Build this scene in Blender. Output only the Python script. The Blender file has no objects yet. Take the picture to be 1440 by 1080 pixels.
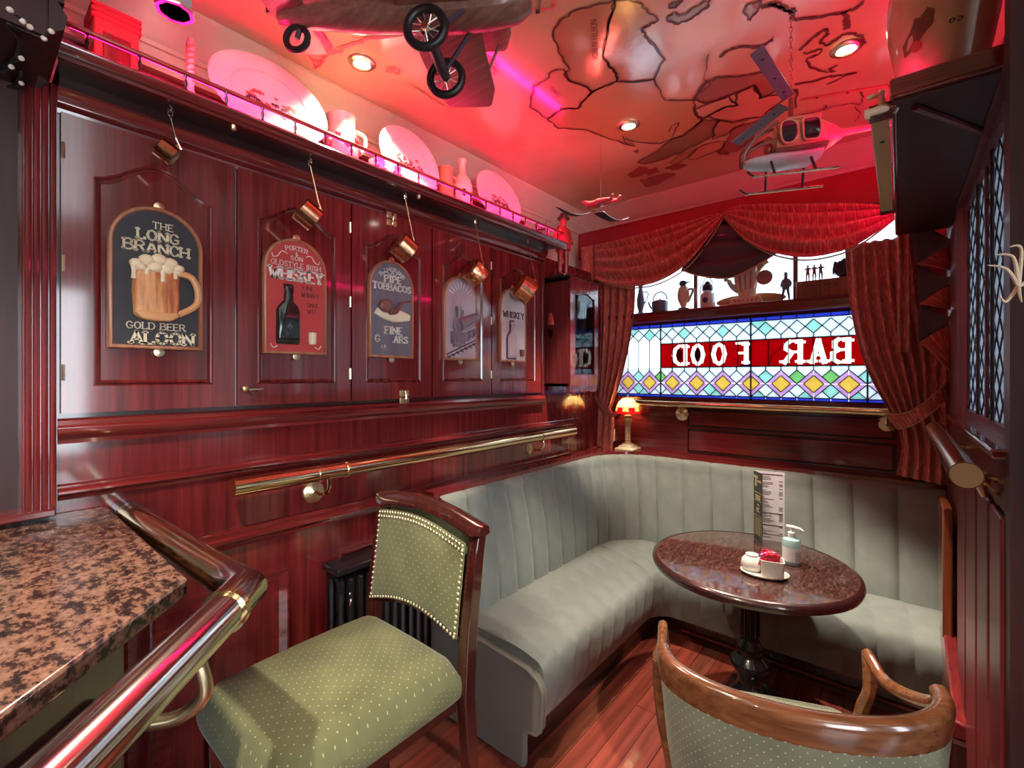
import bpy, bmesh, math, random
from mathutils import Vector, Matrix
random.seed(7)
S = bpy.context.scene
COL = S.collection
PI = math.pi
R = math.radians
# ------------------------------------------------------------------ camera
YAW = R(40)
FPX, CXP, CYP, CAMZ = 650.0, 720.0, 529.0, 1.55
cam_d = bpy.data.cameras.new('camera')
cam = bpy.data.objects.new('camera', cam_d)
COL.objects.link(cam)
cam.location = (0, 0, CAMZ)
cam.rotation_euler = (R(90), 0, YAW)
cam_d.sensor_width = 36
cam_d.lens = 36 * FPX / 1440
cam_d.shift_y = -(540 - CYP) / 1440
cam_d.clip_start = 0.02
S.camera = cam
# ------------------------------------------------------------------ sky, lamps, exposure
wd = bpy.data.worlds.new('daylight'); S.world = wd; wd.use_nodes = True
bg = wd.node_tree.nodes['Background']
bg.inputs[0].default_value = (0.86, 0.93, 1.0, 1); bg.inputs[1].default_value = 6.0
S.view_settings.view_transform = 'Standard'
S.view_settings.look = 'None'
S.view_settings.gamma = 1.0
S.view_settings.exposure = 1.15
S.view_settings.use_curve_mapping = False
S.cycles.use_denoising = True
S.cycles.max_bounces = 7
S.cycles.diffuse_bounces = 4
S.cycles.glossy_bounces = 4
S.cycles.transmission_bounces = 5
S.cycles.transparent_max_bounces = 10
S.cycles.caustics_reflective = False
S.cycles.caustics_refractive = False
S.cycles.sample_clamp_indirect = 6
DOWN_W = 100.0        # each ceiling downlight
FILL_W = 9.0        # unseen fill lamps added behind the photographer
LED_STRENGTH = 72.0
# ------------------------------------------------------------------ room numbers (metres; camera stands at x=0 y=0)
W = -1.785      # face of the left panelling
WT = -2.00      # plaster wall above the plate shelf
YB = 3.30       # plane of the stained glass
XR = 0.18       # face of the right-hand screen
ZT = 2.83       # ceiling

def ray(px, py):
    r = (px - CXP) / FPX; u = (CYP - py) / FPX
    s, c = math.sin(YAW), math.cos(YAW)
    return Vector((-s + c * r, c + s * r, u))
def onX(px, py, X):
    d = ray(px, py); t = X / d.x; return Vector((X, t * d.y, CAMZ + t * d.z))
def onY(px, py, Y):
    d = ray(px, py); t = Y / d.y; return Vector((t * d.x, Y, CAMZ + t * d.z))
def onZ(px, py, Z):
    d = ray(px, py); t = (Z - CAMZ) / d.z; return Vector((t * d.x, t * d.y, Z))

# ------------------------------------------------------------------ mesh builder
WO = {}
class MB:
    def __init__(s): s.v = []; s.f = []; s.uv = {}
    def add(s, vs, fs, uvs=None):
        b = len(s.v); s.v += [Vector(p) for p in vs]
        for i, f in enumerate(fs):
            if uvs: s.uv[len(s.f)] = [uvs[k] for k in f]
            s.f.append([b + k for k in f])
        return s
    def box(s, x0, x1, y0, y1, z0, z1, M=None):
        vs = [Vector(p) for p in ((x0,y0,z0),(x1,y0,z0),(x1,y1,z0),(x0,y1,z0),(x0,y0,z1),(x1,y0,z1),(x1,y1,z1),(x0,y1,z1))]
        if M: vs = [M @ p for p in vs]
        return s.add(vs, [(0,3,2,1),(4,5,6,7),(0,1,5,4),(1,2,6,5),(2,3,7,6),(3,0,4,7)])
    def prism(s, pts, vec):
        n = len(pts); vec = Vector(vec); pts = [Vector(p) for p in pts]
        return s.add(pts + [p + vec for p in pts], [list(range(n))[::-1], list(range(n, 2*n))] + [(i, (i+1) % n, n + (i+1) % n, n + i) for i in range(n)])
    def tube(s, pts, r, n=10, caps=True, closed=False, sq=None):
        pts = [Vector(p) for p in pts]; m = len(pts)
        rs = r if isinstance(r, (list, tuple)) else [r] * m
        rings = []; up = None
        for i, p in enumerate(pts):
            a = pts[i-1] if (i > 0 or closed) else pts[i]
            b = pts[(i+1) % m] if (i < m-1 or closed) else pts[i]
            t = (b - a).normalized()
            if up is None:
                up = Vector((0,0,1)) if abs(t.z) < .9 else Vector((1,0,0))
            e = (up - t * up.dot(t))
            if e.length < 1e-5: e = t.orthogonal()
            e.normalize(); g = t.cross(e); up = e
            k = 1.0
            if 0 < i < m-1 or closed:
                t1 = (p - a).normalized(); cosv = max(.5, t.dot(t1)); k = 1.0 / cosv if sq is None else 1.0
            rings.append([p + (e * math.cos(2*PI*j/n) * (sq[0] if sq else 1) + g * math.sin(2*PI*j/n) * (sq[1] if sq else 1)) * rs[i] * (k if n > 3 else 1) for j in range(n)])
        return s.loft(rings, closed, caps)
    def loft(s, rings, closed=False, caps=True):
        n = len(rings[0]); m = len(rings); vs = [p for q in rings for p in q]; fs = []
        for i in range(m if closed else m-1):
            o, q = i*n, ((i+1) % m)*n
            fs += [(o+j, o+(j+1) % n, q+(j+1) % n, q+j) for j in range(n)]
        if caps and not closed: fs += [list(range(n))[::-1], [(m-1)*n+j for j in range(n)]]
        return s.add(vs, fs)
    def lathe(s, prof, c=(0,0,0), n=24, M=None, caps=True, ax=(1,1)):
        c = Vector(c); rings = []
        for r, z in prof:
            q = [Vector((math.cos(2*PI*j/n)*r*ax[0], math.sin(2*PI*j/n)*r*ax[1], z)) for j in range(n)]
            rings.append([c + (M @ p if M else p) for p in q])
        return s.loft(rings, False, caps)
    def ell(s, c, r, n=14, m=9, M=None):
        c = Vector(c); r = Vector(r) if not isinstance(r, (int, float)) else Vector((r,r,r))
        rings = []
        for i in range(m+1):
            a = -PI/2 + PI*(0.02 + .96*i/m); q = []
            for j in range(n):
                p = Vector((math.cos(a)*math.cos(2*PI*j/n)*r.x, math.cos(a)*math.sin(2*PI*j/n)*r.y, math.sin(a)*r.z))
                q.append(c + (M @ p if M else p))
            rings.append(q)
        return s.loft(rings)
    def grid(s, fn, nu, nv, su=1.0, sv=1.0):
        vs = [fn(i/nu, j/nv) for j in range(nv+1) for i in range(nu+1)]
        uvs = [(i/nu*su, j/nv*sv) for j in range(nv+1) for i in range(nu+1)]
        k = nu + 1
        return s.add(vs, [(j*k+i, j*k+i+1, (j+1)*k+i+1, (j+1)*k+i) for j in range(nv) for i in range(nu)], uvs)
    def xf(s, M):
        s.v = [M @ p for p in s.v]; return s
    def build(s, name, mat, parent=None, org=None, local=False, smooth=38, bevel=0, solid=0, subd=0, bseg=2):
        o0 = Vector((0,0,0))
        if parent is not None:
            if not local: o0 = WO.get(parent.name, Vector((0,0,0)))
        elif org is not None: o0 = Vector(org)
        me = bpy.data.meshes.new(name)
        me.from_pydata([p - o0 for p in s.v], [], s.f)
        if s.uv:
            ul = me.uv_layers.new(name='UVMap')
            for pi, poly in enumerate(me.polygons):
                if pi in s.uv:
                    for li, uv in zip(poly.loop_indices, s.uv[pi]): ul.data[li].uv = uv
        bm = bmesh.new(); bm.from_mesh(me)
        bmesh.ops.remove_doubles(bm, verts=bm.verts, dist=1e-6)
        bmesh.ops.recalc_face_normals(bm, faces=bm.faces)
        bm.to_mesh(me); bm.free()
        me.materials.append(mat)
        if smooth:
            me.polygons.foreach_set('use_smooth', [True] * len(me.polygons))
            me.set_sharp_from_angle(angle=R(smooth))
        o = bpy.data.objects.new(name, me); COL.objects.link(o)
        if parent is not None:
            o.parent = parent; WO[o.name] = o0
        else:
            o.location = o0; WO[o.name] = o0
        if bevel:
            b = o.modifiers.new('bevel', 'BEVEL'); b.width = bevel; b.segments = bseg; b.limit_method = 'ANGLE'; b.angle_limit = R(40); b.harden_normals = False
        if solid:
            q = o.modifiers.new('thick', 'SOLIDIFY'); q.thickness = solid; q.offset = 0
        if subd:
            q = o.modifiers.new('sub', 'SUBSURF'); q.levels = subd; q.render_levels = subd
        return o
def tag(o, label, cat, group=None):
    o['label'] = label; o['category'] = cat
    if group: o['group'] = group
    return o
def struct(o, label=None):
    o['kind'] = 'structure'
    if label: o['label'] = label
    return o
def thing(name, label, cat, loc, group=None, rz=0):
    o = bpy.data.objects.new(name, None); COL.objects.link(o)
    o.location = loc; o.rotation_euler = (0, 0, rz); o.empty_display_size = .05
    WO[o.name] = Vector(loc)
    return tag(o, label, cat, group)
def part(o, label): o['label'] = label; return o
def rot(axis, deg): return Matrix.Rotation(R(deg), 3, axis)
def frame(M3, loc):
    m = M3.to_4x4(); m.translation = Vector(loc); return m
def skin(name, pts, edges, rad, mat, parent=None, org=(0,0,0), subd=2):
    me = bpy.data.meshes.new(name); o0 = WO.get(parent.name) if parent else Vector(org)
    me.from_pydata([Vector(p) - o0 for p in pts], edges, [])
    me.materials.append(mat)
    o = bpy.data.objects.new(name, me); COL.objects.link(o)
    if parent: o.parent = parent
    else: o.location = o0
    WO[o.name] = o0
    m = o.modifiers.new('skin', 'SKIN'); m.use_smooth_shade = True
    for i, r in enumerate(rad): me.skin_vertices[0].data[i].radius = (r, r) if not isinstance(r, tuple) else r
    me.skin_vertices[0].data[0].use_root = True
    q = o.modifiers.new('sub', 'SUBSURF'); q.levels = subd; q.render_levels = subd
    return o
def smoothpath(pts, n=6):
    pts = [Vector(p) for p in pts]; out = []
    for i in range(len(pts)-1):
        p0 = pts[max(0, i-1)]; p1 = pts[i]; p2 = pts[i+1]; p3 = pts[min(len(pts)-1, i+2)]
        for k in range(n):
            t = k / n
            out.append(.5*((2*p1) + (p2-p0)*t + (2*p0-5*p1+4*p2-p3)*t*t + (3*p1-p0-3*p2+p3)*t**3))
    out.append(pts[-1]); return out

# ------------------------------------------------------------------ materials
def mat(name, col, rough=.5, metal=0, coat=0, emit=None, es=0, spec=.5, trans=0, ior=1.45, sheen=0, alpha=1):
    m = bpy.data.materials.new(name); m.use_nodes = True
    p = m.node_tree.nodes['Principled BSDF']
    p.inputs['Base Color'].default_value = (*col, 1)
    p.inputs['Roughness'].default_value = rough; p.inputs['Metallic'].default_value = metal
    p.inputs['Coat Weight'].default_value = coat; p.inputs['Coat Roughness'].default_value = .08
    p.inputs['Specular IOR Level'].default_value = spec
    p.inputs['Transmission Weight'].default_value = trans; p.inputs['IOR'].default_value = ior
    p.inputs['Sheen Weight'].default_value = sheen; p.inputs['Alpha'].default_value = alpha
    if emit: p.inputs['Emission Color'].default_value = (*emit, 1); p.inputs['Emission Strength'].default_value = es
    return m
def nd(m, t, **kw):
    n = m.node_tree.nodes.new(t)
    for k, v in kw.items():
        if k in n.inputs: n.inputs[k].default_value = v
        else: setattr(n, k, v)
    return n
def lk(m, a, b): m.node_tree.links.new(a, b)
def ramp(m, stops):
    n = m.node_tree.nodes.new('ShaderNodeValToRGB'); e = n.color_ramp.elements
    while len(e) < len(stops): e.new(.5)
    for q, (p, c) in zip(e, stops): q.position = p; q.color = (*c, 1)
    return n
def coords(m, scale, kind='Object', rotv=(0,0,0)):
    t = nd(m, 'ShaderNodeTexCoord'); g = nd(m, 'ShaderNodeMapping')
    g.inputs['Scale'].default_value = scale; g.inputs['Rotation'].default_value = rotv
    lk(m, t.outputs[kind], g.inputs['Vector']); return g.outputs['Vector']
def bump(m, src, strength, dist=.002):
    b = nd(m, 'ShaderNodeBump'); b.inputs['Strength'].default_value = strength; b.inputs['Distance'].default_value = dist
    lk(m, src, b.inputs['Height']); lk(m, b.outputs[0], m.node_tree.nodes['Principled BSDF'].inputs['Normal']); return b
def noisy(m, scale, stops, detail=6, rgh=.6, kind='Object', bmp=0, rough_rng=None):
    """noise driven colour on a principled material"""
    n = nd(m, 'ShaderNodeTexNoise'); n.inputs['Scale'].default_value = 1; n.inputs['Detail'].default_value = detail; n.inputs['Roughness'].default_value = rgh
    lk(m, coords(m, scale, kind), n.inputs['Vector'])
    r = ramp(m, stops); lk(m, n.outputs['Fac'], r.inputs['Fac'])
    p = m.node_tree.nodes['Principled BSDF']
    lk(m, r.outputs['Color'], p.inputs['Base Color'])
    if bmp: bump(m, n.outputs['Fac'], bmp)
    if rough_rng:
        q = nd(m, 'ShaderNodeMapRange'); q.inputs['To Min'].default_value = rough_rng[0]; q.inputs['To Max'].default_value = rough_rng[1]
        lk(m, n.outputs['Fac'], q.inputs['Value']); lk(m, q.outputs[0], p.inputs['Roughness'])
    return m
def wood(name, dark, light, grain='Z', rough=.22, coat=.5, k=1.0):
    s = {'Z': (60*k, 60*k, 2.2*k), 'Y': (60*k, 2.2*k, 60*k), 'X': (2.2*k, 60*k, 60*k)}[grain]
    m = mat(name, light, rough, coat=min(1, coat*2))
    m.node_tree.nodes['Principled BSDF'].inputs['Coat IOR'].default_value = 1.55
    return noisy(m, s, [(.3, dark), (.55, tuple((a+b)/2 for a, b in zip(dark, light))), (.75, light)], bmp=.03)
M = {}
RD, RL = (.085, .009, .010), (.27, .026, .026)
M['mahog'] = wood('mahogany upright grain', RD, RL, 'Z')
M['mahog_y'] = wood('mahogany long grain', RD, RL, 'Y')
M['mahog_x'] = wood('mahogany cross grain', RD, RL, 'X')
M['mahog_dk'] = wood('dark stained mahogany', (.018, .006, .006), (.05, .012, .012), 'Z', rough=.28)
M['mahog_pan'] = wood('ribbon mahogany panel', (.075, .008, .009), (.25, .024, .024), 'Z', rough=.17, coat=.7, k=.7)
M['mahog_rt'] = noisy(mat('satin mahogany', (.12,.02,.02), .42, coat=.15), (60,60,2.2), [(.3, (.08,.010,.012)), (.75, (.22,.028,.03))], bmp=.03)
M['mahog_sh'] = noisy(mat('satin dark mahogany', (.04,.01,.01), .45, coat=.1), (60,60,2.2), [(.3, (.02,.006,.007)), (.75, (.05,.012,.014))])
M['chairwood'] = wood('chestnut varnished wood', (.09, .03, .012), (.26, .1, .04), 'X', rough=.22)
M['stoolwood'] = wood('dark red stool wood', (.03, .008, .007), (.11, .018, .014), 'Z', rough=.2)
M['plank'] = wood('worn floorboard', (.10, .025, .015), (.30, .085, .05), 'Y', rough=.33, coat=.25, k=.6)
M['plank2'] = wood('reddish floorboard', (.13, .022, .014), (.36, .07, .045), 'Y', rough=.36, coat=.25, k=.6)
M['plank3'] = wood('scuffed pale floorboard', (.17, .08, .06), (.42, .26, .20), 'Y', rough=.4, coat=.15, k=.6)
M['oak'] = wood('orange oak board', (.16, .035, .015), (.36, .10, .04), 'Z', rough=.3)
M['brass'] = noisy(mat('polished brass', (.85, .66, .36), .15, 1), (9,9,9), [(.3, (.78, .58, .30)), (.7, (.92, .75, .46))])
M['pale_brass'] = mat('pale brass plate', (.80, .66, .42), .28, 1)
M['steel'] = mat('polished steel rail', (.72, .66, .6), .14, 1)
M['copper'] = noisy(mat('beaten copper', (.78, .36, .2), .22, 1), (60,60,30), [(.35, (.6, .25, .12)), (.7, (.9, .5, .3))], bmp=.15)
M['tin'] = mat('tinned pan lining', (.62, .55, .48), .35, .9)
M['iron'] = noisy(mat('black cast iron', (.012, .012, .015), .25, .2, coat=.4), (30,30,30), [(.3, (.008,.008,.01)), (.7, (.02,.02,.025))], bmp=.1)
M['lead'] = mat('dark lead came', (.03, .03, .035), .45, .6)
M['white'] = noisy(mat('white glazed ceramic', (.62, .6, .56), .18, coat=.4), (8,8,8), [(.3, (.58,.56,.52)), (.7, (.68,.66,.62))])
M['cream'] = mat('cream glazed ceramic', (.74, .62, .44), .25, coat=.4)
M['ochre'] = mat('ochre glaze', (.5, .3, .12), .35)
M['black'] = mat('black paint', (.012, .011, .012), .4)
M['slate'] = mat('blue grey pewter', (.12, .15, .2), .38, .5)
M['darkfig'] = mat('dark bronze figure', (.05, .04, .06), .4, .3)
M['plaster'] = noisy(mat('cream painted plaster', (.72, .62, .46), .5), (4,4,4), [(.3, (.66,.56,.42)), (.7, (.76,.66,.5))])
M['redwall'] = noisy(mat('dark red painted plaster', (.45, .03, .05), .45), (5,5,5), [(.3, (.40,.025,.04)), (.7, (.5,.04,.06))])
M['redgloss'] = mat('glossy red paint and LED glow', (.45, .05, .05), .3, coat=.4)  # also stands for red LED light on the figurine, shelf box and gallery rail
M['redpaint'] = mat('signboard red', (.50, .055, .055), .45)
M['signblack'] = noisy(mat('signboard black', (.02, .02, .025), .45), (12,12,12), [(.3, (.016,.016,.02)), (.7, (.035,.033,.038))])
M['signgrey'] = noisy(mat('signboard slate grey', (.12, .12, .16), .5), (14,14,2), [(.3, (.09,.085,.12)), (.7, (.17,.16,.2))])
M['signlilac'] = noisy(mat('signboard faded lilac', (.42, .33, .38), .35, coat=.5), (9,9,3), [(.3, (.36,.27,.32)), (.7, (.5,.4,.45))])
M['signwhite'] = noisy(mat('signboard faded pale', (.55, .46, .48), .35, coat=.5), (9,9,3), [(.3, (.48,.4,.42)), (.7, (.62,.54,.56))])
M['rim'] = wood('sign rim wood', (.3, .1, .05), (.55, .25, .13), 'Z', rough=.4, coat=.2)
M['letter'] = mat('ivory sign lettering', (.80, .72, .52), .5)
M['letterwhite'] = mat('white sign lettering', (.82, .78, .72), .5)
M['letterdk'] = mat('dark sign lettering', (.04, .02, .02), .5)
M['gilt'] = mat('gilt print', (.72, .58, .3), .4, .3)
M['beer'] = noisy(mat('amber beer mug paint', (.62, .25, .09), .4), (45,45,5), [(.38, (.42,.10,.04)), (.55, (.75,.36,.14)), (.7, (.85,.5,.25))])
M['mugrim'] = mat('tan mug paint', (.72, .38, .17), .4)
M['foam'] = mat('cream foam paint', (.85, .72, .5), .5)
M['bottle'] = mat('black green bottle', (.015, .02, .018), .12, coat=.6)
M['pipewood'] = mat('brown pipe paint', (.2, .08, .07), .35)
M['paleplank'] = mat('antler ivory', (.72, .6, .44), .35)
M['glass'] = mat('clear glass', (.95, .97, .97), .02, trans=1, ior=1.3)
M['smoke'] = mat('dark cockpit glass', (.02, .015, .03), .06, coat=.5)
M['plasticw'] = mat('white plastic', (.82, .82, .84), .3)
M['gel'] = mat('clear sanitiser plastic', (.42, .66, .68), .08, coat=.5, trans=.35, ior=1.3)
M['paper'] = mat('menu paper', (.80, .76, .82), .5)
M['menublk'] = mat('menu cover', (.035, .04, .035), .35)
M['sachet'] = noisy(mat('red sugar sachet', (.72, .02, .06), .3), (60,60,60), [(.42, (.6,.01,.04)), (.62, (.8,.05,.1)), (.72, (.85,.5,.4))])
M['sachet2'] = mat('brown sugar sachet', (.5, .25, .12), .4)
M['sachet3'] = mat('lilac sugar sachet', (.45, .2, .6), .4)
M['led'] = mat('red led strip', (.3, .01, .05), .5, emit=(1, .004, .13), es=LED_STRENGTH)
M['bulb'] = mat('lit lamp lens', (1, 1, 1), .4, emit=(1, .9, .75), es=14)
M['fairy'] = mat('fairy bulb', (.8, .75, .7), .2, coat=.3)
M['pink'] = mat('faded map pink', (.7, .12, .16), .5)
def fabric(name, base, dot=None, dots=55, weave=420, dotr=.13, var=.25):
    m = mat(name, base, .85, sheen=.25)
    p = m.node_tree.nodes['Principled BSDF']
    uv = coords(m, (1,1,1), 'UV')
    n = nd(m, 'ShaderNodeTexNoise'); n.inputs['Scale'].default_value = 7; n.inputs['Detail'].default_value = 5
    lk(m, uv, n.inputs['Vector'])
    lo = tuple(c*(1-var) for c in base); hi = tuple(min(1, c*(1+var)) for c in base)
    r = ramp(m, [(.3, lo), (.7, hi)]); lk(m, n.outputs['Fac'], r.inputs['Fac'])
    out = r.outputs['Color']
    w = nd(m, 'ShaderNodeTexChecker'); w.inputs['Scale'].default_value = weave
    w.inputs['Color1'].default_value = (1,1,1,1); w.inputs['Color2'].default_value = (.72,.72,.72,1)
    lk(m, uv, w.inputs['Vector'])
    mx = nd(m, 'ShaderNodeMixRGB', blend_type='MULTIPLY'); mx.inputs[0].default_value = .8
    lk(m, out, mx.inputs[1]); lk(m, w.outputs['Color'], mx.inputs[2]); out = mx.outputs[0]
    if dot:
        vo = nd(m, 'ShaderNodeTexVoronoi'); vo.inputs['Randomness'].default_value = 0; vo.inputs['Scale'].default_value = dots
        lk(m, coords(m, (1,1,1), 'UV', (0,0,R(45))), vo.inputs['Vector'])
        lt = nd(m, 'ShaderNodeMath', operation='LESS_THAN'); lt.inputs[1].default_value = dotr
        lk(m, vo.outputs['Distance'], lt.inputs[0])
        m2 = nd(m, 'ShaderNodeMixRGB'); m2.inputs[2].default_value = (*dot, 1)
        lk(m, lt.outputs[0], m2.inputs[0]); lk(m, out, m2.inputs[1]); out = m2.outputs[0]
    lk(m, out, p.inputs['Base Color'])
    bump(m, w.outputs['Fac'], .25, .0006)
    return m
M['stoolfab'] = fabric('green dotted moquette', (.20, .215, .095), (.55, .53, .3), 50, 480, .085)
M['chairfab'] = fabric('grey green dotted moquette', (.17, .185, .12), (.5, .5, .34), 50, 480, .085)
M['benchfab'] = fabric('grey green bench cloth', (.22, .252, .232), None, weave=330, var=.15)
M['benchend'] = fabric('brown grey bench end cloth', (.19, .18, .15), None, weave=330, var=.15)
def curtain_mat(name, a, b):
    m = mat(name, a, .6, sheen=.3)
    p = m.node_tree.nodes['Principled BSDF']
    n = nd(m, 'ShaderNodeTexNoise'); n.inputs['Scale'].default_value = 1; n.inputs['Detail'].default_value = 4; n.inputs['Distortion'].default_value = .8
    lk(m, coords(m, (120, 16, 1), 'UV', (0,0,R(38))), n.inputs['Vector'])
    r = ramp(m, [(.42, a), (.56, b), (.62, tuple(min(1, c*1.5+.03) for c in b))]); lk(m, n.outputs['Fac'], r.inputs['Fac'])
    lk(m, r.outputs['Color'], p.inputs['Base Color']); bump(m, n.outputs['Fac'], .06, .001)
    return m
M['curtain'] = curtain_mat('rust red damask', (.42, .09, .07), (.52, .15, .11))
M['lining'] = mat('grey curtain lining', (.08, .055, .065), .7)
M['fringe'] = mat('tan curtain edging', (.5, .36, .2), .7)
def granite():
    m = mat('polished brown granite', (.3, .15, .1), .2, coat=.25)
    p = m.node_tree.nodes['Principled BSDF']
    c = coords(m, (26, 40, 40))
    n = nd(m, 'ShaderNodeTexNoise'); n.inputs['Scale'].default_value = 1.7; n.inputs['Detail'].default_value = 8; n.inputs['Roughness'].default_value = .68
    lk(m, c, n.inputs['Vector'])
    r = ramp(m, [(.38, (.012,.011,.012)), (.46, (.05,.03,.027)), (.51, (.19,.10,.07)), (.64, (.31,.18,.135)), (.82, (.38,.27,.22))])
    lk(m, n.outputs['Fac'], r.inputs['Fac']); lk(m, r.outputs['Color'], p.inputs['Base Color'])
    return m
M['granite'] = granite()
def tabletop():
    m = mat('varnished table wood', (.12, .04, .025), .12, coat=.8)
    p = m.node_tree.nodes['Principled BSDF']
    n = nd(m, 'ShaderNodeTexNoise'); n.inputs['Scale'].default_value = 1; n.inputs['Detail'].default_value = 7
    lk(m, coords(m, (150, 40, 10)), n.inputs['Vector'])
    r = ramp(m, [(.35, (.022,.009,.008)), (.55, (.06,.026,.021)), (.72, (.12,.06,.048))]); lk(m, n.outputs['Fac'], r.inputs['Fac'])
    lk(m, r.outputs['Color'], p.inputs['Base Color']); bump(m, n.outputs['Fac'], .05, .001)
    return m
M['table'] = tabletop()
def stained(name, col, clear=.25, bumpy=.3):
    m = bpy.data.materials.new(name); m.use_nodes = True
    t = m.node_tree; t.nodes.clear()
    out = nd(m, 'ShaderNodeOutputMaterial'); tr = nd(m, 'ShaderNodeBsdfTranslucent'); tp = nd(m, 'ShaderNodeBsdfTransparent'); gl = nd(m, 'ShaderNodeBsdfGlossy')
    n = nd(m, 'ShaderNodeTexNoise'); n.inputs['Scale'].default_value = 25; n.inputs['Detail'].default_value = 4
    lk(m, coords(m, (1,1,1)), n.inputs['Vector'])
    r = ramp(m, [(.3, tuple(c*.82 for c in col)), (.7, col)]); lk(m, n.outputs['Fac'], r.inputs['Fac'])
    lk(m, r.outputs['Color'], tr.inputs['Color']); tp.inputs['Color'].default_value = (*col, 1)
    gl.inputs['Roughness'].default_value = .12
    b = nd(m, 'ShaderNodeBump'); b.inputs['Strength'].default_value = bumpy; b.inputs['Distance'].default_value = .002
    lk(m, n.outputs['Fac'], b.inputs['Height']); lk(m, b.outputs[0], gl.inputs['Normal'])
    a = nd(m, 'ShaderNodeMixShader'); a.inputs[0].default_value = clear
    lk(m, tr.outputs[0], a.inputs[1]); lk(m, tp.outputs[0], a.inputs[2])
    c = nd(m, 'ShaderNodeMixShader'); c.inputs[0].default_value = .02
    lk(m, a.outputs[0], c.inputs[1]); lk(m, gl.outputs[0], c.inputs[2]); lk(m, c.outputs[0], out.inputs['Surface'])
    return m
G = dict(white=stained('pale cathedral glass', (.42, .47, .51)), cyan=stained('pale aqua glass', (.27, .42, .40)), green=stained('soft green glass', (.2, .36, .19)),
         blue=stained('blue border glass', (.09, .12, .42)), red=stained('ruby glass', (.28, .003, .02), .1), cream=stained('cream letter glass', (.66, .63, .58), .05),
         yellow=stained('amber glass', (.42, .345, .13)), pink=stained('lilac glass', (.38, .29, .41)), purple=stained('purple glass', (.2, .01, .3)), clear=stained('clear rippled glass', (.60, .66, .70), .6))
# ================================================================== lettering (stroke built)
FONT = {
 'A': (.72, [[(0,0),(.36,1),(.72,0)],[(.14,.34),(.58,.34)]]), 'B': (.66, [[(0,0),(0,1)],[(0,1),(.4,1),(.58,.88),(.58,.66),(.4,.54),(0,.54)],[(.4,.54),(.66,.4),(.66,.14),(.42,0),(0,0)]]),
 'C': (.66, [[(.66,.78),(.52,.95),(.32,1),(.1,.85),(0,.5),(.1,.15),(.32,0),(.52,.05),(.66,.22)]]), 'D': (.7, [[(0,0),(0,1)],[(0,1),(.35,1),(.6,.82),(.7,.5),(.6,.18),(.35,0),(0,0)]]),
 'E': (.58, [[(0,0),(0,1)],[(0,1),(.58,1)],[(0,.52),(.45,.52)],[(0,0),(.58,0)]]), 'F': (.56, [[(0,0),(0,1)],[(0,1),(.56,1)],[(0,.52),(.42,.52)]]),
 'G': (.7, [[(.66,.8),(.5,.96),(.32,1),(.1,.85),(0,.5),(.1,.15),(.35,0),(.6,.08),(.68,.2),(.68,.44),(.42,.44)]]), 'H': (.68, [[(0,0),(0,1)],[(.68,0),(.68,1)],[(0,.5),(.68,.5)]]),
 'I': (.12, [[(.06,0),(.06,1)]]), 'K': (.66, [[(0,0),(0,1)],[(.62,1),(.06,.46)],[(.22,.6),(.66,0)]]), 'L': (.56, [[(0,0),(0,1)],[(0,0),(.56,0),(.56,.16)]]),
 'M': (.84, [[(0,0),(0,1),(.42,.3),(.84,1),(.84,0)]]), 'N': (.7, [[(0,0),(0,1),(.7,0),(.7,1)]]), 'O': (.74, [[(.37,1),(.12,.86),(0,.5),(.12,.14),(.37,0),(.62,.14),(.74,.5),(.62,.86),(.37,1)]]),
 'P': (.6, [[(0,0),(0,1)],[(0,1),(.42,1),(.6,.86),(.6,.62),(.42,.48),(0,.48)]]), 'R': (.66, [[(0,0),(0,1)],[(0,1),(.42,1),(.6,.86),(.6,.64),(.42,.5),(0,.5)],[(.34,.5),(.68,0)]]),
 'S': (.6, [[(.56,.82),(.42,.97),(.2,1),(.04,.84),(.08,.64),(.5,.4),(.58,.18),(.4,.02),(.16,.02),(0,.2)]]), 'T': (.66, [[(.33,0),(.33,1)],[(0,.88),(0,1),(.66,1),(.66,.88)]]),
 'W': (1.0, [[(0,1),(.26,0),(.5,.75),(.74,0),(1,1)]]), 'Y': (.68, [[(0,1),(.34,.45),(.68,1)],[(.34,.45),(.34,0)]]), 'J': (.45, [[(.45,1),(.45,.2),(.3,0),(.1,.04),(0,.2)]]),
 'U': (.66, [[(0,1),(0,.25),(.16,0),(.5,0),(.66,.25),(.66,1)]]), 'V': (.7, [[(0,1),(.35,0),(.7,1)]]), '&': (.7, [[(.7,0),(.12,.72),(.16,.95),(.34,1),(.44,.84),(.1,.4),(.04,.16),(.22,0),(.46,.06),(.68,.4)]]),
 '1': (.2, [[(0,.8),(.14,1),(.14,0)]]), '8': (.56, [[(.28,.54),(.06,.7),(.1,.93),(.28,1),(.46,.93),(.5,.7),(.28,.54),(.02,.34),(.06,.08),(.28,0),(.5,.08),(.54,.34),(.28,.54)]]), '7': (.56, [[(0,1),(.56,1),(.2,0)]]),
 '6': (.56, [[(.5,.95),(.25,.8),(.04,.45),(.06,.1),(.28,0),(.5,.1),(.54,.36),(.3,.52),(.06,.36)]]), "'": (.1, [[(.05,1),(.05,.8)]]), '-': (.4, [[(0,.45),(.4,.45)]]), '.': (.1, [[(.05,0),(.05,.05)]]),
}
def text_width(s, sp=.22, wx=1.0):
    return sum((FONT[c][0]*wx + sp) if c in FONT else .5*wx for c in s) - sp
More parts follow.
